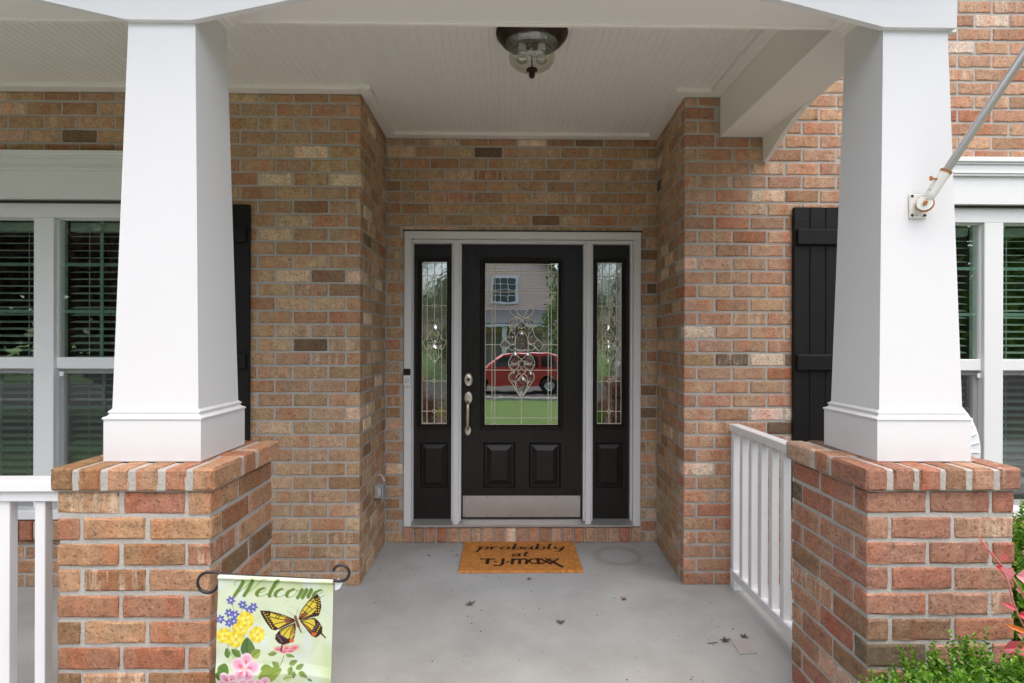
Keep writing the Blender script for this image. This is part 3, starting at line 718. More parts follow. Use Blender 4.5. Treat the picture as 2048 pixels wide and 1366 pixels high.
for i in range(6):
    for z in (.178, .304): link('screw', sm, kp, (-.279+.1624*i, YF-.0017, z))
def oval(parent, name, cx, cz, rx, rz, prof, mat):
    V = []; F = []; n = 28
    for k, y in prof: V += [(cx+rx*k*math.cos(t), YF+y, cz+rz*k*math.sin(t)) for t in np.linspace(0, 2*math.pi, n, endpoint=False)]
    for i in range(len(prof)-1):
        for k in range(n): F.append((i*n+k, i*n+(k+1) % n, (i+1)*n+(k+1) % n, (i+1)*n+k))
    F.append(tuple(range((len(prof)-1)*n, len(prof)*n))); mb = MB(); mb.add(V, F); return autosmooth(part(name, mb, mat, parent), 30)
db = oval(fd, 'deadbolt', -.252, 1.142, .030, .047, [(1, 0), (1, -.006), (.9, -.010), (.72, -.009), (.68, -.016), (.5, -.018)], NICKEL)
oval(db, 'keyhole', -.252, 1.142, .010, .012, [(1, -.0182), (1, -.021), (.6, -.0215)], DARK)
hs = oval(fd, 'handle_plate', -.253, 1.012, .030, .046, [(1, 0), (1, -.006), (.88, -.011), (.6, -.013)], NICKEL)
oval(fd, 'handle_plate', -.256, .781, .023, .036, [(1, 0), (1, -.005), (.85, -.010), (.6, -.011)], NICKEL)
gp = spline([(-.254, YF-.010, .985), (-.254, YF-.040, .975), (-.254, YF-.052, .955), (-.254, YF-.056, .90), (-.255, YF-.050, .84), (-.256, YF-.036, .80), (-.256, YF-.010, .788)], 6)
n_ = len(gp); autosmooth(part('handle_grip', MB().tube(gp, .011, 10, taper=[.7+.55*math.sin(math.pi*min(1, (i/n_)*1.2)) for i in range(n_)]), NICKEL, fd), 60)
part('thumb_latch', MB().box(-.262, -.246, YF-.045, YF-.008, .993, .998, .002), NICKEL, hs)
# doorbell on the jamb
bell = thing('doorbell', 'slim white and black video doorbell on the door frame', 'doorbell', (-.677, .693, 1.158))
part('case', MB().box(-.7005, -.652, .674, .6928, 1.098, 1.176, .004), WPLAST, bell)
part('camera_window', MB().box(-.7005, -.652, .672, .6928, 1.1765, 1.221, .004), BPLAST, bell)
part('button_ring', MB().lathe([(.0135, .6735), (.0135, .671), (.0095, .671), (.0095, .6735)], (-.676, 0, 1.140), 24, 'y'), PLASTIC, bell)
part('button', MB().lathe([(0, .6712), (.0085, .6715), (.0092, .6738)], (-.676, 0, 1.140), 20, 'y'), WPLAST, bell)
# outlet
ob = thing('outlet_box', 'small grey weatherproof outlet box low on the recess side wall', 'outlet', (-.805, .40, .45))
part('box', MB().box(-.8295, -.782, .362, .445, .405, .492, .004), PLASTIC, ob)
part('cover', MB().box(-.7818, -.772, .357, .450, .400, .497, .003), PLASTIC, ob)
part('latch', MB().box(-.808, -.784, .352, .3615, .425, .475, .003), plain('pale_grey_plastic', (.45, .45, .44), .5), ob)
part('cable', MB().tube(spline([(-.80, .45, .43), (-.795, .50, .42), (-.80, .54, .47), (-.82, .52, .52), (-.8285, .47, .53)], 6), .004, 6), WPLAST, ob)

# ------------------------------------------------------------------ windows
def window(o, label, mull, sgn):
    """o = opening (x0,x1,z0,z1); mull = (a,b) of the wide mullion"""
    x0, x1, z0, z1 = o
    t = thing('double_window', label, 'window', ((x0+x1)/2, .05, z0))
    part('frame_head', MB().box(x0, x1, .012, .115, 2.118, z1-.001, .003), VINYL, t)
    part('drip_flashing', MB().box(x0-.02, x1+.02, -.004, .012, z1-.012, z1-.002), DARK, t)
    part('frame_jamb', MB().box(x0+.001, x0+.042, .012, .115, .446, 2.1175, .003), VINYL, t); part('frame_jamb', MB().box(x1-.042, x1-.001, .012, .115, .446, 2.1175, .003), VINYL, t)
    part('mullion', MB().box(mull[0], mull[1], .010, .115, .446, 2.1175, .003), VINYL, t)
    part('sill', MB().box(x0+.001, x1-.001, -.022, .115, .392, .4455, .004), VINYL, t)
    ht = part('head_trim', MB().box(x0-.03, x1+.03, -.030, -.001, 2.215, 2.375, .002), VINYL, t)
    for (a, b, p) in ((2.3755, 2.388, .036), (2.3885, 2.398, .042), (2.3985, 2.440, .036), (2.4405, 2.452, .046), (2.4525, 2.4795, .056)):
        part('cornice_step', MB().box(x0-.03-p*.5, x1+.03+p*.5, -.001-p-.01, -.001, a, b, .002), VINYL, ht)
    for (a, b) in ((x0+.0425, mull[0]-.0005), (mull[1]+.0005, x1-.0425)):
        up = part('upper_sash', MB().rings(a, b, 1.262, 2.117, [(0, .118), (0, .040), (.006, .038), (.008, .050), (.008, .06)], False), VINYL, t)
        part('check_rail', MB().box(a, b, .030, .075, 1.249, 1.3155, .003), VINYL, up)
        part('pane', MB().box(a+.004, b-.004, .053, .056, 1.3158, 2.112), GLASSW, up)
        lo = part('lower_sash', MB().rings(a, b, .4465, 1.2485, [(0, .118), (0, .060), (.026, .058), (.030, .070), (.030, .08)], False), VINYL, t)
        part('pane', MB().box(a+.028, b-.028, .073, .076, .474, 1.222), GLASSW, lo)
        part('insect_screen', MB().box(a+.006, b-.006, .0455, .0462, .452, 1.243), SCREEN, lo)
        part('latch', MB().box((a if sgn > 0 else b-.03)+.012, (a if sgn > 0 else b-.03)+.036, .036, .0450, 1.205, 1.232, .002), VINYL, lo)
        w = b-a
        for k in (1, 2):
            x = a+w*k/3
            part('grille_bar', MB().box(x-.0095, x+.0095, .0565, .0605, 1.3158, 2.11), MUNT, up); part('grille_bar', MB().box(x-.0095, x+.0095, .0765, .0805, .475, 1.22), MUNT, lo)
        for z in (1.581, 1.854): part('grille_bar', MB().box(a+.008, b-.008, .0606, .0640, z-.0095, z+.0095), MUNT, up)
        for z in (1.02, .78): part('grille_bar', MB().box(a+.03, b-.03, .0806, .0840, z-.0095, z+.0095), MUNT, lo)
    return t
window(WL, 'white double window beside the left column with dark reflections', (-2.700, -2.586), 1)
window(WR, 'white double window behind the flagpole reflecting green trees', (2.816, 2.929), -1)
def blind(x0, x1, label):
    t = thing('window_blind', label, 'blind', ((x0+x1)/2, .16, .5), 'slatted blinds inside the windows')
    part('headrail', MB().box(x0, x1, .125, .185, 2.06, 2.112, .003), SLAT, t)
    me = MB().box(-(x1-x0)/2, (x1-x0)/2, -.025, .025, -.0015, .0015).mesh('slat', SLAT)
    z = 2.035
    while z > .60: link('slat', me, t, ((x0+x1)/2, .155, z), (R(13), 0, 0)); z -= .0425
    part('bottom_rail', MB().box(x0, x1, .13, .18, .555, .585, .003), SLAT, t)
    for k in (.16, .5, .84): part('ladder_cord', MB().box(x0+(x1-x0)*k-.0016, x0+(x1-x0)*k+.0016, .127, .130, .58, 2.06), SLAT, t)
blind(-3.43, -2.705, 'slatted blind in the window unit cut by the photo left edge')
blind(-2.58, -1.87, 'slatted blind in the window unit partly behind the left column')
blind(2.09, 2.81, 'slatted blind in the window unit partly behind the right column')
blind(2.935, 3.65, 'slatted blind in the window unit cut by the photo right edge')
def shutter(x0, x1, label):
    t = thing('shutter', label, 'shutter', ((x0+x1)/2, -.02, .44), 'black board and batten shutters')
    n = 4; w = (x1-x0)/n
    for i in range(n): part('plank', MB().box(x0+i*w+.0008, x0+(i+1)*w-.0008, -.030, -.003, .44, 2.190+(.003 if x0 > 0 else 0), .003), SHUT, t)
    for a, b in ((1.974, 2.064), (1.252, 1.342), (.56, .65)): part('batten', MB().box(x0+.012, x1-.012, -.052, -.0302, a, b, .004), SHUT, t)
    for a in (2.12, 1.38): part('screw_cap', MB().lathe([(0, -.033), (.005, -.032), (.006, -.0301)], (x0+.045 if x0 > 0 else x1-.04, 0, a), 10, 'y'), BPLAST, t)
shutter(-1.822, -1.454, 'black plank shutter mostly hidden behind the left column')
shutter(1.670, 2.038, 'black plank shutter between the brick corner and the right column')

# ------------------------------------------------------------------ ceiling light
LX, LY = .125, -.645
cl = thing('ceiling_light', 'bronze flush ceiling light with a clear glass bowl and finial', 'lamp', (LX, LY, ZC))
autosmooth(part('canopy', MB().lathe([(0, ZC-.001), (.165, ZC-.001), (.168, ZC-.010), (.165, ZC-.022), (.156, ZC-.027), (.154, ZC-.036), (.147, ZC-.041), (.144, ZC-.048), (.132, ZC-.054), (.128, ZC-.060), (.060, ZC-.062), (0, ZC-.062)], (LX, LY, 0), 48), BRONZE, cl), 50)
bz = ZC-.058
autosmooth(part('glass_bowl', MB().lathe([(.122, bz), (.123, bz-.006), (.114, bz-.016), (.104, bz-.030), (.100, bz-.040), (.106, bz-.052), (.108, bz-.066), (.104, bz-.082), (.090, bz-.100), (.066, bz-.114), (.036, bz-.122), (.006, bz-.124)], (LX, LY, 0), 48), LAMPG, cl), 80)
autosmooth(part('finial', MB().lathe([(0, bz-.119), (.026, bz-.120), (.027, bz-.126), (.014, bz-.131), (.010, bz-.135), (.014, bz-.142), (.0145, bz-.152), (.009, bz-.160), (0, bz-.162)], (LX, LY, 0), 20), BRONZE, cl), 50)
part('stem', MB().tube([(LX, LY, bz), (LX, LY, bz-.121)], .004, 8), BRONZE, cl)
for s in (-1, 1):
    sk = part('socket', MB().lathe([(.016, 0), (.018, -.02), (.018, -.035)], (LX+s*.045, LY, bz), 14), WPLAST, cl)
    autosmooth(part('bulb', MB().lathe([(.012, -.034), (.020, -.048), (.028, -.066), (.026, -.082), (.014, -.092), (0, -.094)], (LX+s*.045, LY, bz), 16), make_glass('bulb_glass', .4, (.8, .8, .76)), cl), 80)

# ------------------------------------------------------------------ printed cloths: small painter on a grid of vertex colours
def srgb(c): 
    c = np.array(c, float)/255; return np.where(c <= .04045, c/12.92, ((c+.055)/1.055)**2.4)
class Paint:
    def __init__(s, X, Y, bgcol): s.X, s.Y = X, Y; s.C = np.tile(srgb(bgcol), (X.size, 1))
    def put(s, mask, col, a=1.0):
        m = np.clip(mask, 0, 1)[:, None]*a; s.C = s.C*(1-m)+srgb(col)*m
    def poly(s, pts, col, a=1.0, smooth=0):
        P = spline(pts, smooth, True) if smooth else np.array(pts, float)
        x, y = s.X, s.Y; inside = np.zeros(x.size, bool); n = len(P)
        for i in range(n):
            x1, y1 = P[i]; x2, y2 = P[(i+1) % n]
            if y1 == y2: continue
            c = ((y1 > y) != (y2 > y)) & (x < (x2-x1)*(y-y1)/(y2-y1)+x1); inside ^= c
        s.put(inside.astype(float), col, a); return inside
    def stroke(s, pts, w, col, a=1.0, n=6, pen=None, soft=1.5):
        P = spline(pts, n) if n > 1 else np.array(pts, float); best = np.full(s.X.size, 1e9)
        for i in range(len(P)-1):
            d = P[i+1]-P[i]; l2 = float(d@d)
            if l2 < 1e-12: continue
            t = np.clip(((s.X-P[i][0])*d[0]+(s.Y-P[i][1])*d[1])/l2, 0, 1)
            dist = np.hypot(s.X-P[i][0]-t*d[0], s.Y-P[i][1]-t*d[1])
            ww = w if pen is None else w*pen(d/math.sqrt(l2))
            best = np.minimum(best, dist-ww/2)
        s.put(np.clip(.5-best/soft, 0, 1), col, a)
    def ell(s, cx, cy, rx, ry, col, a=1.0, rot=0, soft=.12):
        c, q = math.cos(rot), math.sin(rot); u = ((s.X-cx)*c+(s.Y-cy)*q)/rx; v = (-(s.X-cx)*q+(s.Y-cy)*c)/ry
        s.put(np.clip((1-np.hypot(u, v))/soft, 0, 1), col, a)
GL = {
 'a': [[(.95, .8), (.55, 1.02), (.12, .7), (.08, .25), (.32, 0), (.68, .2), (.95, .8)], [(.97, .95), (.88, .3), (1.02, 0), (1.25, .2)]],
 'b': [[(0, .3), (.3, 1.1), (.52, 1.9), (.42, 2.15), (.26, 1.8), (.2, .5), (.32, .05), (.62, 0), (.9, .35), (.82, .85), (.5, .95), (.3, .6)], [(.82, .85), (1.05, .8)]],
 'e': [[(.1, .4), (.5, .5), (.75, .8), (.55, 1.0), (.2, .75), (.12, .3), (.38, 0), (.75, .08), (1.02, .35)]],
 'l': [[(0, .25), (.42, 1.0), (.68, 1.85), (.55, 2.15), (.36, 1.7), (.24, .4), (.38, 0), (.72, .25)]],
 'c': [[(.72, .8), (.5, 1.0), (.18, .75), (.1, .3), (.35, 0), (.7, .1), (.95, .35)]],
 'o': [[(.5, 1.0), (.15, .7), (.12, .25), (.4, 0), (.75, .25), (.8, .75), (.5, 1.0)], [(.72, .88), (1.05, .85)]],
 'm': [[(0, .65), (.2, 1.0), (.26, .75), (.14, 0)], [(.2, .45), (.5, 1.0), (.64, .85), (.54, 0)], [(.6, .45), (.9, 1.0), (1.05, .85), (.98, .2), (1.1, 0), (1.35, .3)]],
 'r': [[(0, .3), (.26, 1.1), (.32, .85), (.6, .92), (.6, .7), (.52, .2), (.7, 0), (.98, .25)]],
 'p': [[(.05, .7), (.28, 1.05), (.2, .2), (.06, -1.0)], [(.2, .45), (.5, 1.0), (.85, .85), (.85, .3), (.55, 0), (.25, .2)], [(.6, .02), (1.0, .25)]],
 'y': [[(.08, 1.0), (.08, .4), (.32, .05), (.68, .4), (.85, 1.0)], [(.86, 1.0), (.76, .1), (.55, -.75), (.2, -.9), (.16, -.55), (.6, -.1), (1.1, .35)]],
 't': [[(.48, 1.75), (.3, .5), (.42, 0), (.8, .3)], [(.02, 1.12), (.95, 1.25)]],
 'W': [[(.05, 1.25), (-.05, 1.6), (.25, 1.95), (.62, 1.8), (.62, 1.2), (.42, .0)], [(.42, 0), (1.0, 1.0), (1.42, 1.95)], [(1.42, 1.95), (1.36, 1.0), (1.22, 0)], [(1.22, 0), (1.75, .9), (2.25, 1.95), (2.5, 2.1)]],
}
GLB = {'p': [[(.12, 1.0), (.2, .2), (.08, -1.0)], [(.2, .45), (.5, 1.0), (.86, .75), (.8, .2), (.5, 0), (.22, .2)]], 'r': [[(.1, 1.0), (.2, .5), (.16, 0)], [(.2, .5), (.45, .95), (.75, .9)]],
 'o': [[(.45, 1.0), (.1, .6), (.2, .1), (.5, 0), (.82, .4), (.72, .9), (.45, 1.0)]], 'b': [[(.22, 2.1), (.18, 1.0), (.16, 0)], [(.18, .5), (.5, 1.0), (.86, .72), (.78, .18), (.48, 0), (.18, .15)]],
 'a': [[(.72, .85), (.42, 1.0), (.1, .6), (.18, .1), (.46, 0), (.74, .45)], [(.78, 1.0), (.74, .4), (.84, 0)]], 'l': [[(.3, 2.1), (.22, .8), (.24, .1), (.48, 0)]],
 'y': [[(.08, 1.0), (.14, .35), (.42, .1), (.74, .5)], [(.82, 1.0), (.72, .1), (.5, -.8), (.1, -.85)]], 't': [[(.42, 1.7), (.32, .4), (.45, 0), (.7, .1)], [(.05, 1.1), (.75, 1.2)]]}
def write(pt, word, x, y, h, adv, w, col, slant=.25, pen=None, drop=0.0, soft=1.5, up=-1, font=GL):
    for ch in word:
        for st in font[ch]:
            pt.stroke([(x+(p[0]+slant*p[1])*adv, y+up*p[1]*h) for p in st], w, col, n=6, pen=pen, soft=soft)
        k = {'m': 1.28, 'l': .62, 'r': .82, 'W': 2.05, 'y': 1.0, 'p': .95, 'b': .92}.get(ch, .95)+(.08 if font is GLB else 0); x += k*adv; y += drop*k*adv
    return x
def grid_cloth(name, nx, ny, pos, C, mat, parent, loc=(0, 0, 0)):
    V = pos.reshape(-1, 3); F = [(j*nx+i, j*nx+i+1, (j+1)*nx+i+1, (j+1)*nx+i) for j in range(ny-1) for i in range(nx-1)]
    me = bpy.data.meshes.new(name); me.from_pydata(V.tolist(), [], F)
    at = me.color_attributes.new('print', 'FLOAT_COLOR', 'POINT'); at.data.foreach_set('color', np.hstack([C, np.ones((len(C), 1))]).astype(np.float32).ravel())
    me.polygons.foreach_set('use_smooth', [True]*len(me.polygons)); me.materials.append(mat); me.update()
    return link(name, me, parent, loc)
def vnoise(x, y, s, seed=0):
    g = np.random.default_rng(seed).random((64, 64)); u, v = x*s % 64, y*s % 64; i, j = u.astype(int), v.astype(int); f, h = u-i, v-j; f = f*f*(3-2*f); h = h*h*(3-2*h)
    a = g[j % 64, i % 64]; b = g[j % 64, (i+1) % 64]; c = g[(j+1) % 64, i % 64]; d = g[(j+1) % 64, (i+1) % 64]
    return (a*(1-f)+b*f)*(1-h)+(c*(1-f)+d*f)*h
# ---- doormat: 0.765 x 0.50 m
nx, ny = 256, 168
u, v = np.meshgrid(np.linspace(0, 1, nx), np.linspace(0, 1, ny)); u, v = u.ravel(), v.ravel()     # v: 0 at the door, 1 at the front
mx, my = u*765, v*500
pt = Paint(mx+(rng.random(mx.size)-.5)*5, my+(rng.random(mx.size)-.5)*5, (190, 128, 66))
INK = (52, 34, 22)
brush = lambda d: .55+.75*abs(d[1])
write(pt, 'probably', 98, 146, 45, 77, 14.5, INK, .10, brush, 0, 4, font=GLB)
write(pt, 'at', 330, 268, 42, 60, 13, INK, .12, brush, 0, 4, font=GLB)
TJ = lambda p: [(132+(a-170)*.93, b+16) for a, b in p]
bs = lambda p, w=24: pt.stroke(TJ(p), w*.86, INK, n=1, soft=4)
cs2 = lambda p, w: pt.stroke(TJ(p), w*.86, INK, soft=4)
dot = lambda x, y: pt.ell(*TJ([(x, y)])[0], 12, 13, INK)
bs([(170, 298), (262, 298)], 22); bs([(218, 300), (212, 372)], 28); dot(268, 345); bs([(322, 296), (318, 375)], 26); cs2([(318, 370), (300, 402), (262, 400)], 22); dot(352, 345)
bs([(388, 300), (383, 374)], 26); cs2([(390, 320), (412, 300), (434, 314), (432, 374)], 24); cs2([(434, 320), (458, 300), (482, 314), (480, 374)], 24)
cs2([(560, 300), (520, 300), (500, 336), (522, 370), (560, 366)], 22); bs([(560, 292), (564, 376)], 26)
bs([(580, 298), (645, 378)], 26); bs([(650, 296), (584, 376)], 20); bs([(622, 298), (716, 425)], 28); bs([(704, 296), (636, 376)], 20)
C = pt.C*(.72+.5*rng.random((mx.size, 1)))*(.85+.3*vnoise(mx, my, .05, 3))[:, None]
lightf = rng.random(mx.size) > .985; C[lightf] = np.minimum(1, C[lightf]*1.7)
z = .015+(rng.random(mx.size)-.5)*.005
ex = (rng.random(mx.size)-.5)*.006
edge = (u < 1e-6) | (u > 1-1e-6) | (v < 1e-6) | (v > 1-1e-6)
pos = np.stack([-.276+u*.765+ex*edge, .688-v*.508+ex[::-1]*edge, np.where(edge, .002, z)], 1)
dm = thing('doormat', 'tan coir doormat printed with black lettering in front of the door', 'doormat', (.107, .43, 0))
grid_cloth('coir_pile', nx, ny, pos, C, make_vcol('coir', .95), dm)
part('backing', MB().box(-.272, .485, .184, .684, .0005, .006, .001), BLACKM, dm)

# ---- garden flag: painted in the coordinates of its own print
nx, ny = 230, 340
FW, FH = .3155, .46
u, v = np.meshgrid(np.linspace(0, 1, nx), np.linspace(0, FH/FW, ny)); u, v = u.ravel(), v.ravel()
fx, fy = 300+u*1200+40*(1-np.minimum(v, 1)), 212+63*u+v*1200
pt = Paint(fx, fy, (228, 240, 206))
n1 = vnoise(fx, fy, .006, 1); n2 = vnoise(fx+300, fy*.7, .009, 2)
pt.put(np.clip((n1-.5)*2.2, 0, 1), (206, 226, 160), .8); pt.put(np.clip((n2-.55)*2.5, 0, 1), (228, 240, 236), .8)
for _ in range(26):
    x0, y0 = random.uniform(320, 1500), random.uniform(300, 1500); a = random.uniform(-1.2, 1.2)
    pt.stroke([(x0, y0), (x0+60*math.cos(a), y0+60*math.sin(a)-10), (x0+120*math.cos(a), y0+120*math.sin(a))], random.uniform(6, 22), random.choice([(200, 222, 150), (236, 244, 224), (214, 232, 176)]), .45, soft=8)
GREEN = (138, 162, 84); italic = lambda d: .16+.95*max(0, (d[1]*.93+d[0]*-.25))
write(pt, 'Welcome', 455, 432, 84, 125, 36, (112, 142, 62), .28, italic, .045, 4)
def leaf(x, y, L, w, a, c1=(120, 152, 70), c2=(78, 112, 52)):
    d = np.array((math.cos(a), math.sin(a))); q = np.array((-d[1], d[0])); b = np.array((x, y))
    pt.poly([tuple(b), tuple(b+d*L*.35+q*w), tuple(b+d*L*.75+q*w*.6), tuple(b+d*L), tuple(b+d*L*.7-q*w*.75), tuple(b+d*L*.3-q*w*.9)], c1, 1, 4); pt.stroke([tuple(b), tuple(b+d*L)], 5, c2, .9, soft=3)
    pt.poly([tuple(b), tuple(b+d*L*.35-q*w*.9), tuple(b+d*L*.7-q*w*.7), tuple(b+d*L)], c2, .35, 3)
for s in ([(470, 500), (500, 600), (520, 900), (500, 1100)], [(590, 540), (560, 700), (520, 1000)], [(690, 570), (600, 720), (540, 900)], [(620, 720), (600, 900), (560, 1080)], [(735, 860), (660, 960), (600, 1080)], [(400, 860), (440, 980), (490, 1100)]): pt.stroke(s, 7, (150, 178, 96), .9, soft=4)
def daisy(x, y, r, n, c, cc, ph=0):
    for k in range(n):
        a = ph+2*math.pi*k/n; pt.ell(x+r*.55*math.cos(a), y+r*.55*math.sin(a), r*.5, r*.30, c if k % 2 else tuple(min(255, int(q*1.12)) for q in c), 1, a)
    pt.ell(x, y, r*.24, r*.24, cc)
for (x, y) in ((470, 480), (590, 530), (700, 555), (655, 592), (450, 612), (512, 632), (360, 675), (450, 715), (500, 700)): daisy(x, y, 48, 6, (104, 108, 178), (225, 225, 245), random.random())
for (x, y, r) in ((620, 690, 92), (560, 790, 84), (400, 850, 84), (510, 890, 92), (735, 845, 86)):
    daisy(x, y, r, 11, (240, 212, 66), (236, 170, 40), random.random()); daisy(x+5, y+3, r*.6, 8, (250, 228, 110), (238, 190, 50), random.random())
leaf(640, 1085, 210, 78, -1.6, (104, 134, 76), (62, 92, 52)); leaf(560, 1075, 120, 40, -2.4); leaf(680, 1080, 120, 50, -.7, (170, 186, 90)); leaf(430, 1090, 110, 32, -1.65); leaf(330, 1180, 130, 70, .5, (110, 146, 70)); leaf(440, 1290, 150, 70, -2.9, (96, 134, 60))
leaf(780, 1200, 110, 45, -.1, (150, 175, 90)); leaf(760, 1300, 240, 85, -.35, (160, 180, 84), (110, 140, 60)); leaf(1000, 1330, 90, 40, -.2, (220, 232, 150))
pt.stroke([(1010, 1075), (985, 1150), (940, 1225)], 8, (140, 160, 90), soft=4)
for q in ((960, 1190, 90, 30, -2.4), (1060, 1180, 90, 32, -.4), (1080, 1200, 90, 28, 1.8), (1130, 1230, 90, 30, -.5), (1110, 1250, 80, 26, 1.7), (1160, 1260, 110, 32, .6), (940, 1040, 90, 28, 3.0), (1030, 1070, 90, 22, .4), (1250, 1330, 60, 20, .5)): leaf(*q, (150, 176, 96), (100, 132, 66))
for (x, y, w, h, a) in ((960, 1000, 62, 36, .1), (1115, 1000, 66, 36, -.2), (1010, 1030, 60, 30, .2), (1080, 1030, 60, 28, -.1), (1035, 990, 50, 36, 0)): pt.ell(x, y, w, h, (244, 158, 172), 1, a, .5); pt.ell(x, y+8, w*.5, h*.5, (228, 92, 120), .8, a, .6)
for k in range(5): pt.ell(1000+18*k, 985+6*math.sin(k*2), 7, 7, (250, 230, 150))
def blossom(x, y, r, ph):
    for k in range(5):
        a = ph+2*math.pi*k/5; cx, cy_ = x+r*.62*math.cos(a), y+r*.62*math.sin(a)
        pt.ell(cx, cy_, r*.62, r*.52, (252, 226, 236), 1, a, .06); pt.ell(cx, cy_, r*.57, r*.47, (246, 178, 200), 1, a, .5); pt.ell(x+r*.38*math.cos(a), y+r*.38*math.sin(a), r*.34, r*.20, (232, 92, 132), .8, a, .6)
    pt.ell(x, y, r*.12, r*.12, (236, 220, 120))
blossom(612, 1195, 132, -1.4); blossom(440, 1345, 105, -.9); blossom(800, 1390, 96, -1.2); blossom(640, 1400, 100, .3)
DK, YE, BR, OR = (70, 44, 42), (236, 214, 74), (186, 122, 74), (226, 108, 54)
LF = [(1125, 690), (1040, 650), (960, 622), (850, 596), (768, 592), (782, 640), (830, 720), (880, 790), (925, 806), (985, 785), (1050, 755), (1130, 722)]
LH = [(1132, 728), (1050, 760), (980, 790), (930, 850), (925, 895), (960, 940), (990, 955), (972, 1028), (988, 1034), (1003, 962), (1050, 952), (1100, 935), (1122, 880), (1140, 770)]
RF = [(1165, 690), (1190, 610), (1240, 540), (1300, 470), (1372, 430), (1398, 470), (1408, 570), (1390, 640), (1375, 664), (1290, 680), (1185, 712)]
RH = [(1182, 716), (1260, 690), (1335, 684), (1385, 730), (1418, 790), (1412, 845), (1455, 893), (1446, 902), (1398, 858), (1345, 900), (1298, 882), (1240, 800)]
for W_ in (LF, LH, RF, RH): pt.poly(W_, DK)
def shrink(P, c, k): return [(c[0]+(x-c[0])*k, c[1]+(y-c[1])*k) for x, y in P]
pt.poly([(1110, 690), (1030, 655), (950, 632), (880, 620), (870, 660), (915, 740), (955, 782), (1040, 745), (1118, 716)], YE); pt.poly([(1118, 692), (1050, 664), (1015, 690), (1040, 735), (1120, 716)], BR)
pt.poly([(1125, 738), (1040, 772), (975, 812), (985, 850), (1040, 890), (1090, 900), (1118, 860)], YE); pt.poly([(1120, 745), (1090, 800), (1085, 880), (1118, 850)], BR, .8)
pt.poly([(1172, 690), (1200, 612), (1262, 530), (1330, 470), (1352, 520), (1345, 600), (1290, 660), (1190, 702)], YE); pt.poly([(1172, 695), (1196, 630), (1250, 620), (1262, 650), (1190, 702)], BR)
pt.poly([(1192, 722), (1270, 700), (1330, 700), (1340, 760), (1300, 820), (1270, 810)], YE); pt.poly([(1192, 722), (1250, 790), (1300, 850), (1312, 815), (1250, 760)], BR, .7)
for s in ([(1120, 700), (990, 690), (870, 660)], [(1120, 705), (1000, 720), (910, 740)], [(1120, 695), (1010, 660), (900, 622)], [(1120, 712), (1030, 745), (955, 790)], [(985, 640), (950, 690)], [(960, 632), (925, 680)], [(1130, 740), (1050, 810), (1000, 880)], [(1130, 745), (1085, 830), (1070, 910)], [(1128, 735), (1030, 785), (960, 840)],
          [(1175, 690), (1260, 590), (1350, 470)], [(1178, 695), (1290, 610), (1390, 540)], [(1180, 700), (1300, 650), (1390, 620)], [(1215, 600), (1260, 640)], [(1255, 545), (1310, 585)], [(1300, 500), (1345, 520)], [(1190, 720), (1270, 740), (1350, 790)], [(1190, 722), (1260, 780), (1320, 860)]): pt.stroke(s, 9, DK, soft=4)
for (x0, y0), (x1, y1), n in (((800, 606), (905, 790), 8), ((835, 622), (935, 770), 6), ((1385, 460), (1378, 640), 7), ((1362, 470), (1352, 640), 6), ((945, 850), (1000, 935), 5), ((970, 845), (1060, 905), 5), ((1395, 760), (1330, 880), 6), ((1372, 740), (1320, 830), 5)):
    for k in range(n):
        t = (k+.5)/n; pt.ell(x0+(x1-x0)*t, y0+(y1-y0)*t, 9, 7, YE if n != 5 else (150, 120, 140), 1, 0, .3)
pt.ell(1092, 922, 25, 24, OR); pt.ell(1320, 862, 26, 24, OR)
pt.stroke([(1135, 665), (1150, 720), (1165, 770)], 30, (140, 90, 60), soft=4); pt.stroke([(1165, 770), (1190, 838)], 13, (110, 66, 46), soft=4)
pt.stroke([(1130, 665), (1090, 625), (1050, 605)], 4, (150, 150, 110), soft=3); pt.stroke([(1140, 660), (1155, 610), (1170, 570)], 4, (120, 130, 170), soft=3)
pt.put(np.clip(1-np.abs(v-.005)/.01, 0, 1), (238, 246, 222), .8)
# cloth shape: hangs from a slightly turned, slightly sloping arm, one flat fold across it and soft waves
X = -.790+u*FW - .004*v*0
fold = .868-.02*np.sin(u*3.1)
wv = .006*np.sin(u*5.2+.6)*np.minimum(1, v*1.2)+.0035*np.sin(u*11+v*4)*np.minimum(1, v)+.005*np.clip(1-np.abs(v-fold)/.09, 0, 1)*(1+.2*np.sin(u*6))
Yf = -1.705+.004*u-wv+.002*vnoise(u*40, v*40, .25, 5)
Z = .7645-.0165*u-v*FW
rows_ = v*FW < .014
Yf = np.where(rows_, Yf-.006*np.sin(np.clip(v*FW/.014, 0, 1)*math.pi), Yf)
gf = thing('garden_flag', 'pale green cloth flag printed Welcome with a butterfly and flowers', 'flag', (-.63, -1.7, .30))
grid_cloth('cloth', nx, ny, np.stack([X-.006*v, Yf, Z], 1), pt.C*.78, make_vcol('flag_cloth', .7, .12), gf)
fs = thing('flag_stand', 'black iron garden flag stand with curled arm ends beside the left pier', 'flag stand', (-.80, -1.69, -.14))
ya = -1.691
arm = [(-.862+.022*0, ya, .0)]
def curl(cx, cz, r, a0, a1, n=18): return [(cx+r*math.cos(t), ya, cz+r*math.sin(t)) for t in np.linspace(a0, a1, n)]
lc = curl(-.826, .7370, .0285, R(-15), R(-270), 20)
rc = curl(-.455, .7625, .0225, R(-85), R(165), 18)
arm = lc+[(-.800, ya, .7655), (-.79, ya, .7600)]+[(-.476, ya, .7420), (-.462, ya, .7400)]+rc[1:]
autosmooth(part('curled_arm', MB().tube(arm, .0042, 8), BLACKM, fs), 60)
part('pole', MB().tube([(-.797, ya+.008, .762), (-.797, ya+.009, -.15)], .0042, 8), BLACKM, fs)
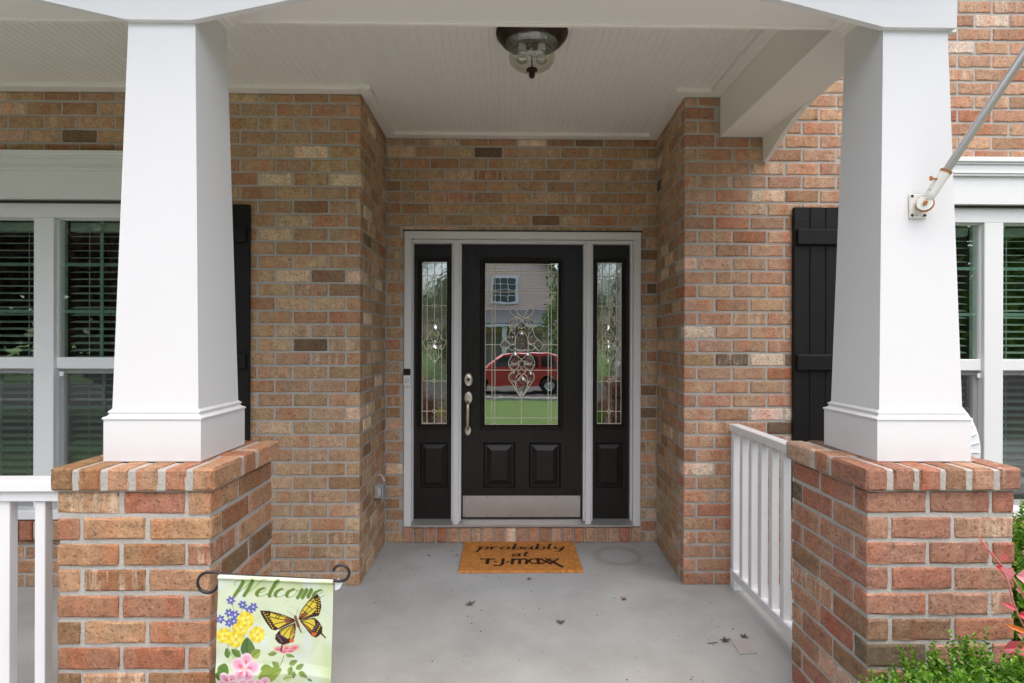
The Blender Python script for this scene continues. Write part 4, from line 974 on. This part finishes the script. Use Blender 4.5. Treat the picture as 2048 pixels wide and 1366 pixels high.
part('clip', MB().prism([(-.474, .738), (-.464, .746), (-.452, .732), (-.462, .716), (-.474, .712)], 'y', ya+.004, ya+.006), WPLAST, fs)

# ------------------------------------------------------------------ flagpole on the right column
fp = thing('flagpole', 'bare aluminium flagpole slanting up from a rusting white bracket', 'flagpole', (1.374, -1.415, 1.868))
yk = -1.4135
part('bracket_plate', MB().box(1.346, 1.404, yk-.006, yk-.0005, 1.826, 1.909, .004), RUSTW, fp)
for (x, z) in ((1.354, 1.836), (1.396, 1.836), (1.354, 1.900), (1.396, 1.900)): part('screw', MB().lathe([(0, yk-.009), (.004, yk-.0085), (.005, yk-.0062)], (x, 0, z), 10, 'y'), DARK, fp)
pv = Vector((1.376, -1.440, 1.868))
def disc(name, c, ax, r, h, mat, n=24, teeth=0):
    ax = Vector(ax).normalized(); q = ax.to_track_quat('Z', 'Y').to_matrix(); V = []; F = []
    for s in (-h/2, h/2):
        for k in range(n):
            rr = r*(1+(.08 if teeth and k % 2 else 0)); V.append(Vector(c)+q @ Vector((rr*math.cos(2*math.pi*k/n), rr*math.sin(2*math.pi*k/n), s)))
    F = [tuple(range(n))[::-1], tuple(range(n, 2*n))]+[(k, (k+1) % n, n+(k+1) % n, n+k) for k in range(n)]
    mb = MB(); mb.add(V, F); return part(name, mb, mat, fp)
part('yoke', MB().box(1.366, 1.388, -1.432, yk-.0062, 1.846, 1.878, .004), RUSTW, fp)
disc('ratchet_disc', pv+Vector((.004, -.002, 0)), (-.45, -.85, 0), .0240, .016, RUST, 36, 1); disc('pivot_disc', pv+Vector((-.004, -.011, 0)), (-.45, -.85, 0), .0225, .012, RUSTW, 28); disc('pivot_bolt', pv+Vector((-.008, -.020, 0)), (-.45, -.85, 0), .007, .008, RUST, 6)
A_ = Vector((1.379, -1.452, 1.879)); B_ = Vector((1.551, -1.610, 2.275)); dirp = (B_-A_).normalized()
autosmooth(part('socket_tube', MB().tube([A_, A_+dirp*.012, A_+dirp*.02, A_+dirp*.098], .0165, 18, taper=[.6, .95, 1, 1]), RUSTW, fp), 50)
autosmooth(part('socket_rim', MB().tube([A_+dirp*.094, A_+dirp*.101], .0178, 18), RUST, fp), 50)
autosmooth(part('pole', MB().tube([A_+dirp*.06, A_+dirp*1.25], .0125, 18), POLE, fp), 50)
tp = A_+dirp*.066
part('thumb_screw', MB().tube([tp+Vector((-.012, -.006, .004)), tp+Vector((-.030, -.008, .004))], .003, 6).box(tp.x-.041, tp.x-.029, tp.y-.011, tp.y-.007, tp.z-.003, tp.z+.012, .002), RUST, fp)

# ------------------------------------------------------------------ chair back glimpsed behind the right column
WICK = plain('white_wicker', (.74, .75, .76), .5, var=.06, vscale=60, bstr=.4, bscale=90)
ch = thing('garden_chair', 'white rounded ribbed chair back peeking out behind the right column', 'chair', (1.98, -.62, -.14))
cx, cz, r0 = 1.975, .893, .300
mb = MB(); n = 48
pr_ = [(.05, -.635), (.15, -.628), (.25, -.618), (.29, -.612), (.300, -.606), (.296, -.600), (.25, -.606), (.05, -.622)]
mb.lathe(pr_, (cx, 0, cz), n, 'y'); autosmooth(part('round_back', mb, WICK, ch), 40)
for k in range(40):
    a = 2*math.pi*k/40
    part('back_rib', MB().tube([(cx+r*math.cos(a), y, cz+r*math.sin(a)) for r, y in ((.06, -.638), (.16, -.631), (.25, -.622), (.288, -.615))], .0028, 6), WICK, ch)
part('seat', MB().box(1.74, 2.21, -1.02, -.63, .34, .40, .02), WICK, ch)
for sx in (1.77, 2.16):
    for sy in (-.98, -.67): part('leg', MB().tube([(sx, sy, .345), (sx, sy, -.145)], .016, 8), WICK, ch)

# ------------------------------------------------------------------ litter on the floor
LEAFD = plain('dry_leaf', (.12, .085, .05), .9, var=.4, vscale=60); LEAFR = plain('dry_leaf_red', (.20, .075, .035), .9, var=.3, vscale=60); TWIG = plain('twig', (.07, .05, .04), .9)
def dead_leaf(x, y, r, lobes, label, mat, ph=0, curl_=.012):
    V = [(0, 0, .004)]; n = lobes*4
    for k in range(n):
        a = ph+2*math.pi*k/n; rr = r*(1.0 if k % 4 == 0 else .55 if k % 2 else .30)*random.uniform(.85, 1.1); V.append((rr*math.cos(a), rr*math.sin(a), .004+curl_*(rr/r)**2*random.uniform(.2, 1)))
    mb = MB(); mb.add(V, [(0, k+1, (k+1) % n+1) for k in range(n)])
    mb.tube([(0, 0, .004), (r*.9*math.cos(ph+.8), r*.9*math.sin(ph+.8), .006)], .0012, 4)
    o = link('fallen_leaf', mb.mesh('fallen_leaf', mat), None, (x, y, .0015)); tag(o, label, 'leaf', 'dead leaves on the porch floor'); return o
dead_leaf(-.180, -.237, .034, 5, 'grey five-pointed dry leaf lying on the porch floor', LEAFD, .3, .02)
dead_leaf(.288, -.441, .028, 3, 'small grey curled leaf near the middle of the porch floor', LEAFD, .5, .02)
dead_leaf(.659, -.184, .022, 4, 'small brown leaf on the floor between mat and railing', LEAFR, .8, .012)
dead_leaf(.151, .081, .020, 4, 'small reddish leaf just in front of the doormat', LEAFR, .2, .012)
dead_leaf(-.310, .453, .014, 3, 'tiny red leaf at the side edge of the doormat', LEAFR)
dead_leaf(-.49, .45, .012, 3, 'tiny dark leaf between the outlet box and the doormat', LEAFD)
dead_leaf(1.046, -.619, .030, 5, 'dark dry sprig at the corner of the paper scrap', TWIG, .2, .012)
dead_leaf(1.150, -.585, .024, 4, 'dark dry sprig behind the paper scrap near the railing', TWIG, .9, .012)
sc = link('paper_scrap', MB().prism([(1.078, -.600), (1.152, -.598), (1.150, -.728), (1.068, -.735)], 'z', .0015, .004).mesh('paper_scrap', plain('paper_grey', (.40, .365, .345), .8)))
tag(sc, 'flat grey square scrap lying on the floor near the railing', 'paper')
for (x, y, l, a) in ((.955, -.640, .05, .15),): tag(link('twig', MB().tube([(x, y, .003), (x+l*math.cos(a), y+l*math.sin(a), .003)], .0018, 5).mesh('twig', TWIG)), 'thin dark twig lying on the floor beside the paper scrap', 'twig')
mb = MB()
for _ in range(150):
    x, y = random.uniform(-1.5, 1.25), random.uniform(-1.1, .66); s = random.uniform(.0008, .0026)
    if -.30 < x < .51 and y > .16: continue
    mb.box(x-s, x+s*random.uniform(.6, 1.6), y-s, y+s, .0008, .0008+s)
tag(link('debris', mb.mesh('debris', TWIG)), 'fine dark crumbs of dirt scattered over the porch floor', kind='stuff')

# ------------------------------------------------------------------ plants
def leaf_mesh(centres, dirs, ups, L, W, fold=.25):
    """numpy leaf cloud: each leaf is a pointed, folded blade of six faces"""
    n = len(centres); d = dirs/np.linalg.norm(dirs, axis=1, keepdims=True); s = np.cross(d, ups); s /= np.linalg.norm(s, axis=1, keepdims=True)+1e-9; nn = np.cross(s, d)
    prof = [(0, .0, 0), (.28, .42, 1), (.62, .46, 1), (1, 0, 0)]
    L = L[:, None]; W = W[:, None]
    v0 = centres; v1 = centres+d*L*.3+s*W*.5+nn*W*fold; v2 = centres+d*L*.68+s*W*.42+nn*W*fold; v3 = centres+d*L-nn*W*.1; v4 = centres+d*L*.68-s*W*.42+nn*W*fold; v5 = centres+d*L*.3-s*W*.5+nn*W*fold
    V = np.stack([v0, v1, v2, v3, v4, v5], 1).reshape(-1, 3)
    b = np.arange(n)[:, None]*6; F = np.concatenate([b+np.array([[0, 1, 2, 3]]), b+np.array([[0, 3, 4, 5]])], 0)
    return V, F
def np_mesh(name, V, F, mat):
    me = bpy.data.meshes.new(name); me.from_pydata(V.tolist(), [], F.tolist()); me.materials.append(mat); me.update(); return me
def unit(n): 
    a = rng.normal(size=(n, 3)); return a/np.linalg.norm(a, axis=1, keepdims=True)
BOX = make_leaf('boxwood_leaf', [(.05, .14, .010), (.12, .29, .018), (.20, .42, .03), (.09, .24, .015), (.34, .54, .07)], .4, .32)
STEM = plain('shrub_stem', (.10, .075, .045), .9, var=.2, vscale=40)
def boxwood(c, rad, n, label):
    t = thing('boxwood_shrub', label, 'shrub', (c[0], c[1], -.14), 'boxwood shrubs beside the right pier')
    base = unit(n); base[:, 2] = np.abs(base[:, 2])*1.0-.25*(rng.random(n) < .35); base /= np.linalg.norm(base, axis=1, keepdims=True)
    r = rng.random(n)**.35; P = np.array(c)+base*np.array(rad)*r[:, None]*(1+.10*np.sin(base[:, :1]*9+base[:, 1:2]*7))
    D = base*.7+np.array([0, 0, .7])+unit(n)*.4; D /= np.linalg.norm(D, axis=1, keepdims=True)
    cs, ds, us, Ls, Ws = [], [], [], [], []
    for k in range(7):
        for s in (-1, 1):
            side = np.cross(D, unit(n)); side /= np.linalg.norm(side, axis=1, keepdims=True)
            if k % 2: side = np.cross(D, side)
            cs.append(P+D*.0115*k); ds.append(side*s*.9+D*(.55+.08*k)); us.append(D+unit(n)*.2); f = 1-.06*k; Ls.append(np.full(n, .021*f)*(.8+.4*rng.random(n))); Ws.append(np.full(n, .0125*f)*(.85+.3*rng.random(n)))
    V, F = leaf_mesh(np.concatenate(cs), np.concatenate(ds), np.concatenate(us), np.concatenate(Ls), np.concatenate(Ws))
    link('foliage', np_mesh('foliage', V, F, BOX), t)
    t.children[-1].location = -t.location
    mb = MB()
    for k in range(40):
        b = unit(1)[0]; b[2] = abs(b[2])*.9; e = np.array(c)+b*np.array(rad)*.8; s = np.array((c[0]+random.uniform(-.03, .03), c[1]+random.uniform(-.03, .03), -.14)); m = (s+e)/2+np.array((0, 0, .05))
        mb.tube([s, m, e], .004, 5, taper=[1.4, 1, .5])
    part('stem', mb, STEM, t)
boxwood((1.28, -1.90, .205), (.43, .27, .36), 3600, 'bright green clipped boxwood in front of the right brick pier')
boxwood((2.00, -1.22, .35), (.26, .34, .40), 1500, 'bright green boxwood glimpsed past the right side of the pier')
REDS = [make_leaf('red_leaf', [(.75, .07, .09)], .4, .3), make_leaf('pink_leaf', [(.85, .34, .38)], .4, .25), make_leaf('orange_leaf', [(.80, .26, .07)], .4, .3), make_leaf('rose_leaf', [(.80, .17, .20)], .4, .3)]
rs = thing('red_shoot_plant', 'young plant with pink-red shoots and leaves before the right pier', 'plant', (1.46, -1.80, -.14))
def redstem(pts): autosmooth(part('stem', MB().tube(spline(pts, 5), .0022, 6), plain('red_stem', (.55, .22, .18), .5), rs), 60)
yn = -1.80
redstem([(1.46, yn+.03, -.14), (1.47, yn, .35), (1.43, yn, .60), (1.37, yn, .76), (1.31, yn, .835), (1.262, yn, .895)])
redstem([(1.44, yn, .58), (1.385, yn, .655), (1.355, yn, .72), (1.335, yn, .79), (1.318, yn, .812)])
redstem([(1.46, yn, .50), (1.42, yn, .575), (1.375, yn, .63)])
def redleaf(x, z, a, L, W, tilt=0.0, fold=.25, dy=0):
    V, F = leaf_mesh(np.array([(x, yn+dy, z)]), np.array([(math.cos(a), tilt, math.sin(a))]), np.array([(-.2*math.sin(a), -1.0, .25)]), np.array([L]), np.array([W]), fold)
    o = link('leaf', np_mesh('leaf', V, F, random.choice(REDS)), rs); o.location = -rs.location; return o
for q in ((1.345, .785, 2.30, .060, .032, -.4), (1.325, .835, 1.9, .030, .016, -.5), (1.405, .765, 1.45, .052, .040, -.2), (1.360, .795, -.05, .075, .060, -.3), (1.365, .705, 2.7, .052, .015, -.1), (1.30, .846, 2.2, .018, .010), (1.285, .868, 2.6, .018, .008), (1.270, .888, 2.3, .016, .007), (1.320, .814, 2.7, .026, .018, -.4), (1.365, .690, .1, .042, .024, -.3), (1.398, .640, 2.75, .075, .014, 0),
          (1.43, .60, 1.0, .06, .03), (1.385, .628, 2.6, .024, .016), (1.325, .600, .40, .072, .044, -.5), (1.40, .60, .2, .05, .03), (1.36, .76, -.5, .02, .012), (1.45, .72, 1.2, .06, .03), (1.47, .55, .6, .07, .034), (1.47, .45, 2.4, .07, .03)): redleaf(*q)

# ------------------------------------------------------------------ across the street (seen in the glass)
def crown_tree(x, y, h, r, label, cols, n=2600, leafsize=.20):
    t = thing('broadleaf_tree', label, 'tree', (x, y, gz(y)), 'trees across the lawn and street')
    z0 = gz(y); bark = plain('bark', (.11, .085, .065), .95, var=.3, vscale=8)
    autosmooth(part('trunk', MB().tube([(x, y, z0-.1), (x+.05, y, z0+h*.25), (x-.05, y+.1, z0+h*.55), (x, y, z0+h*.85)], r*.075, 9, taper=[1.5, 1, .7, .25]), bark, t), 60)
    mb = MB()
    for k in range(7):
        a = k*2.4; b = z0+h*(.25+.07*k); mb.tube([(x, y, b), (x+math.cos(a)*r*.4, y+math.sin(a)*r*.4, b+h*.10), (x+math.cos(a)*r*.75, y+math.sin(a)*r*.75, b+h*.17)], r*.03, 6, taper=[1, .7, .3])
    part('limb', mb, bark, t)
    K = 26; cc = unit(K)*np.array((r, r, h*.40))*(.35+.6*rng.random((K, 1))**.5)+np.array((x, y, z0+h*.58)); cr_ = r*(.22+.22*rng.random(K))
    i = rng.integers(0, K, n); d = unit(n); P = cc[i]+d*(cr_[i]*rng.random(n)**.3)[:, None]
    V, F = leaf_mesh(P, unit(n)+np.array((0, 0, -.2)), d+unit(n)*.4, leafsize*(.7+.6*rng.random(n)), leafsize*.6*(.7+.6*rng.random(n)))
    o = link('crown', np_mesh('crown', V, F, make_leaf('tree_leaf', cols, .4, .5)), t); o.location = -t.location
G1 = [(.035, .085, .018), (.07, .14, .03), (.12, .20, .045)]; G2 = [(.05, .11, .02), (.10, .20, .035), (.20, .32, .06)]
crown_tree(9.5, -8.5, 8.5, 3.2, 'full green tree on the lawn nearest the right window', G2, 11000, .20)
crown_tree(13.5, -11.5, 9, 3.6, 'yellow-green tree on the lawn further from the right window', G2, 10000, .24)
crown_tree(7.6, -13.5, 7, 2.4, 'small rounded tree at the lawn edge before the road', G2, 2600, .18)
crown_tree(-5.8, -26.5, 9, 3.4, 'dense green tree beside the opposite house, across the road', G1, 3400, .24)
crown_tree(6.4, -27, 10, 3.8, 'tall green tree across the road beside the garage', G1, 3400, .25)
REFLECT_DARK = [(.035, .016, .012), (.07, .03, .02), (.10, .045, .03)]  # leaf colours of added trees that darken reflections in the left window
crown_tree(-8.6, -9.5, 8.5, 3.4, 'dark bronze-leaved tree on the lawn, added to darken reflections in the left window', REFLECT_DARK, 11000, .26)
crown_tree(-13.5, -11, 10, 4.0, 'broad bronze-leaved tree further out, added to darken reflections in the left window', REFLECT_DARK, 11000, .30)
crown_tree(-6.2, -14.0, 8, 2.8, 'rounded bronze-leaved tree before the road, added to darken reflections in the left window', REFLECT_DARK, 7000, .26)
crown_tree(-3.2, -30.5, 5.5, 1.4, 'slim young tree before the gable of the opposite house', G2, 1500, .18)
crown_tree(3.6, -30.5, 5.5, 1.4, 'slim young tree before the garage of the opposite house', G2, 1500, .18)
BUR = make_leaf('burgundy_leaf', [(.10, .025, .03), (.20, .05, .05), (.28, .10, .08)], .3, .4)
for x, y, lab in ((-1.75, -6.4, 'low burgundy shrub on the lawn opposite the left sidelight'), (2.25, -6.6, 'low burgundy shrub on the lawn opposite the right sidelight')):
    t = thing('burgundy_shrub', lab, 'shrub', (x, y, gz(y)), 'burgundy shrubs on the lawn'); n = 2200; d = unit(n); d[:, 2] = np.abs(d[:, 2])
    P = np.array((x, y, gz(y)+.05))+d*np.array((.75, .5, .62))*(rng.random(n)**.35)[:, None]
    V, F = leaf_mesh(P, unit(n)+d, unit(n), .05+.03*rng.random(n), .03+.015*rng.random(n)); o = link('foliage', np_mesh('foliage', V, F, BUR), t); o.location = -t.location
    mb = MB()
    for k in range(8): a = k*.8; mb.tube([(x, y, gz(y)-.02), (x+.3*math.cos(a), y+.2*math.sin(a), gz(y)+.35)], .012, 5)
    part('stem', mb, STEM, t)
PINK = plain('pink_siding', (.72, .53, .44), .7, var=.05)
oh = thing('neighbour_house', 'pink-sided gabled house with grey garage roof across the road', 'house', (0, -39, -.75))
yh = -36.0; zg = -.75
mb = MB()
for k in range(44):
    z = zg+.2*k; hw = 4.6 if z < 5.6 else max(0, 4.6-(z-5.6)*1.35)
    if hw <= .1: break
    mb.prism([(yh, z), (yh+.035, z), (yh+.008, z+.2), (yh, z+.2)], 'x', -hw, hw)
part('lap_siding', mb, PINK, oh)
part('wall', MB().prism([(-4.6, zg-.1), (4.6, zg-.1), (4.6, 5.6), (0, 9.0), (-4.6, 5.6)], 'y', yh-7, yh-.005), PINK, oh)
rf = MB(); rf.prism([(-5.1, 5.35), (0, 9.13), (5.1, 5.35), (5.1, 5.55), (0, 9.35), (-5.1, 5.55)], 'y', yh-7.3, yh+.4); part('roof', rf, SHING, oh)
part('garage_roof', MB().prism([(yh+.04, 3.5), (yh+1.6, 2.55), (yh+1.6, 2.70), (yh+.04, 3.68)], 'x', -3.4, 3.4), SHING, oh)
part('garage_fascia', MB().box(-3.4, 3.4, yh+1.56, yh+1.64, 2.42, 2.60), WHITE, oh)
TAUPE = plain('garage_door_taupe', (.34, .30, .25), .6)
for gx in (-1.45, 1.45):
    gd = part('garage_door', MB().box(gx-1.25, gx+1.25, yh+.04, yh+.08, zg, 2.0), TAUPE, oh)
    for r in range(4):
        for c in range(4): part('panel', MB().rings(gx-1.2+c*.61, gx-1.2+c*.61+.56, zg+.07+r*.68, zg+.07+r*.68+.6, [(0, yh+.081), (.05, yh+.10), (.10, yh+.085)]), TAUPE, gd)
for s in (-3.2, 0, 3.2): part('garage_pier', MB().box(s-.16, s+.16, yh+1.3, yh+1.56, zg, 2.42), WHITE, oh)
wn_ = part('window', MB().holed(-.98, .98, 4.1, 6.1, [(-.80, .80, 4.26, 5.94)], yh+.04, yh+.12), WHITE, oh)
part('pane', MB().box(-.8, .8, yh+.05, yh+.06, 4.26, 5.94), plain('dark_pane', (.05, .06, .055), .15), wn_)
for x in (-.27, .27): part('muntin', MB().box(x-.02, x+.02, yh+.061, yh+.09, 4.26, 5.94), WHITE, wn_)
for z in (4.68, 5.1, 5.52): part('muntin', MB().box(-.8, .8, yh+.0915, yh+.105, z-.02, z+.02), WHITE, wn_)
# red car parked at the far kerb
car = thing('parked_car', 'red estate car parked on the road in front of the opposite house', 'car', (.4, -19.3, -.742))
REDP = plain('red_car_paint', (.42, .022, .03), .3, coat=.8, var=.03); CGL = plain('car_glass', (.02, .03, .03), .06); TYRE = plain('tyre', (.02, .02, .02), .9); RIM = plain('rim', (.5, .5, .5), .3, metal=.9)
cx0, cyc, cz0 = .4, -19.3, -.742
def cs_(pr_, y0, y1, name, mat, inset=0):
    mb = MB(); n = len(pr_); V = []
    for y, k in ((y0, inset), (y0+.08, 0), (y1-.08, 0), (y1, inset)):
        c = np.mean(pr_, axis=0); V += [(cx0+c[0]+(p[0]-c[0])*(1-k), cyc+y, cz0+c[1]+(p[1]-c[1])*(1-k)) for p in pr_]
    F = [tuple(range(n)), tuple(range(3*n, 4*n))[::-1]]+[(j*n+i, j*n+(i+1) % n, (j+1)*n+(i+1) % n, (j+1)*n+i) for j in range(3) for i in range(n)]
    mb.add(V, F); return autosmooth(part(name, mb, mat, car), 35)
body = [(-2.35, .45), (-2.38, .75), (-2.30, .98), (-1.9, 1.03), (-1.2, 1.08), (1.9, 1.10), (2.28, 1.05), (2.36, .75), (2.33, .45), (1.95, .33)]
for wx in (1.45, -1.45): body += [(wx+.42, .33), (wx+.36, .58), (wx+.18, .72), (wx, .76), (wx-.18, .72), (wx-.36, .58), (wx-.42, .33)]
body += [(-1.95, .33)]
cs_(body, -.9, .9, 'body', REDP, .02)
cs_([(-1.25, 1.06), (-.55, 1.62), (-.2, 1.68), (1.5, 1.68), (1.9, 1.55), (2.2, 1.09)], -.78, .78, 'cabin', REDP, .08)
for (a, b) in ((-.80, .05), (.15, 1.0), (1.1, 1.75)):
    o = part('side_window', MB().prism([(cx0+a+(.0 if a > 0 else -.12), cz0+1.12), (cx0+b, cz0+1.12), (cx0+b-(.0 if b < 1.5 else .12), cz0+1.54), (cx0+a+(.0 if a > 0 else .30), cz0+1.54)], 'y', cyc+.72, cyc+.785), CGL, car)
part('windscreen', MB().prism([(cx0-1.21, cz0+1.10), (cx0-.58, cz0+1.60), (cx0-.55, cz0+1.58), (cx0-1.16, cz0+1.08)], 'y', cyc-.66, cyc+.66), CGL, car)
for wx in (1.45, -1.45):
    for s in (-1, 1):
        w = autosmooth(part('wheel', MB().lathe([(.20, s*.02), (.33, s*.0), (.345, s*-.05), (.345, s*-.18), (.33, s*-.22), (0, s*-.22)], (cx0+wx, cyc+s*.88, cz0+.345), 28, 'y'), TYRE, car), 40)
        part('rim', MB().lathe([(0, s*.0), (.06, s*.012), (.10, s*-.01), (.18, s*.0), (.205, s*.018)], (cx0+wx, cyc+s*.88, cz0+.345), 20, 'y'), RIM, w)
for s in (-1, 1):
    part('headlight', MB().box(cx0-2.375, cx0-2.25, cyc+s*.62-.16, cyc+s*.62+.16, cz0+.78, cz0+.92, .03), CGL, car); part('tail_light', MB().box(cx0+2.20, cx0+2.345, cyc+s*.72-.1, cyc+s*.72+.1, cz0+.82, cz0+1.02, .03), RUST, car)
part('bumper', MB().box(cx0-2.42, cx0-2.28, cyc-.8, cyc+.8, cz0+.36, cz0+.52, .04), DARK, car); part('bumper', MB().box(cx0+2.27, cx0+2.41, cyc-.8, cyc+.8, cz0+.36, cz0+.52, .04), DARK, car)
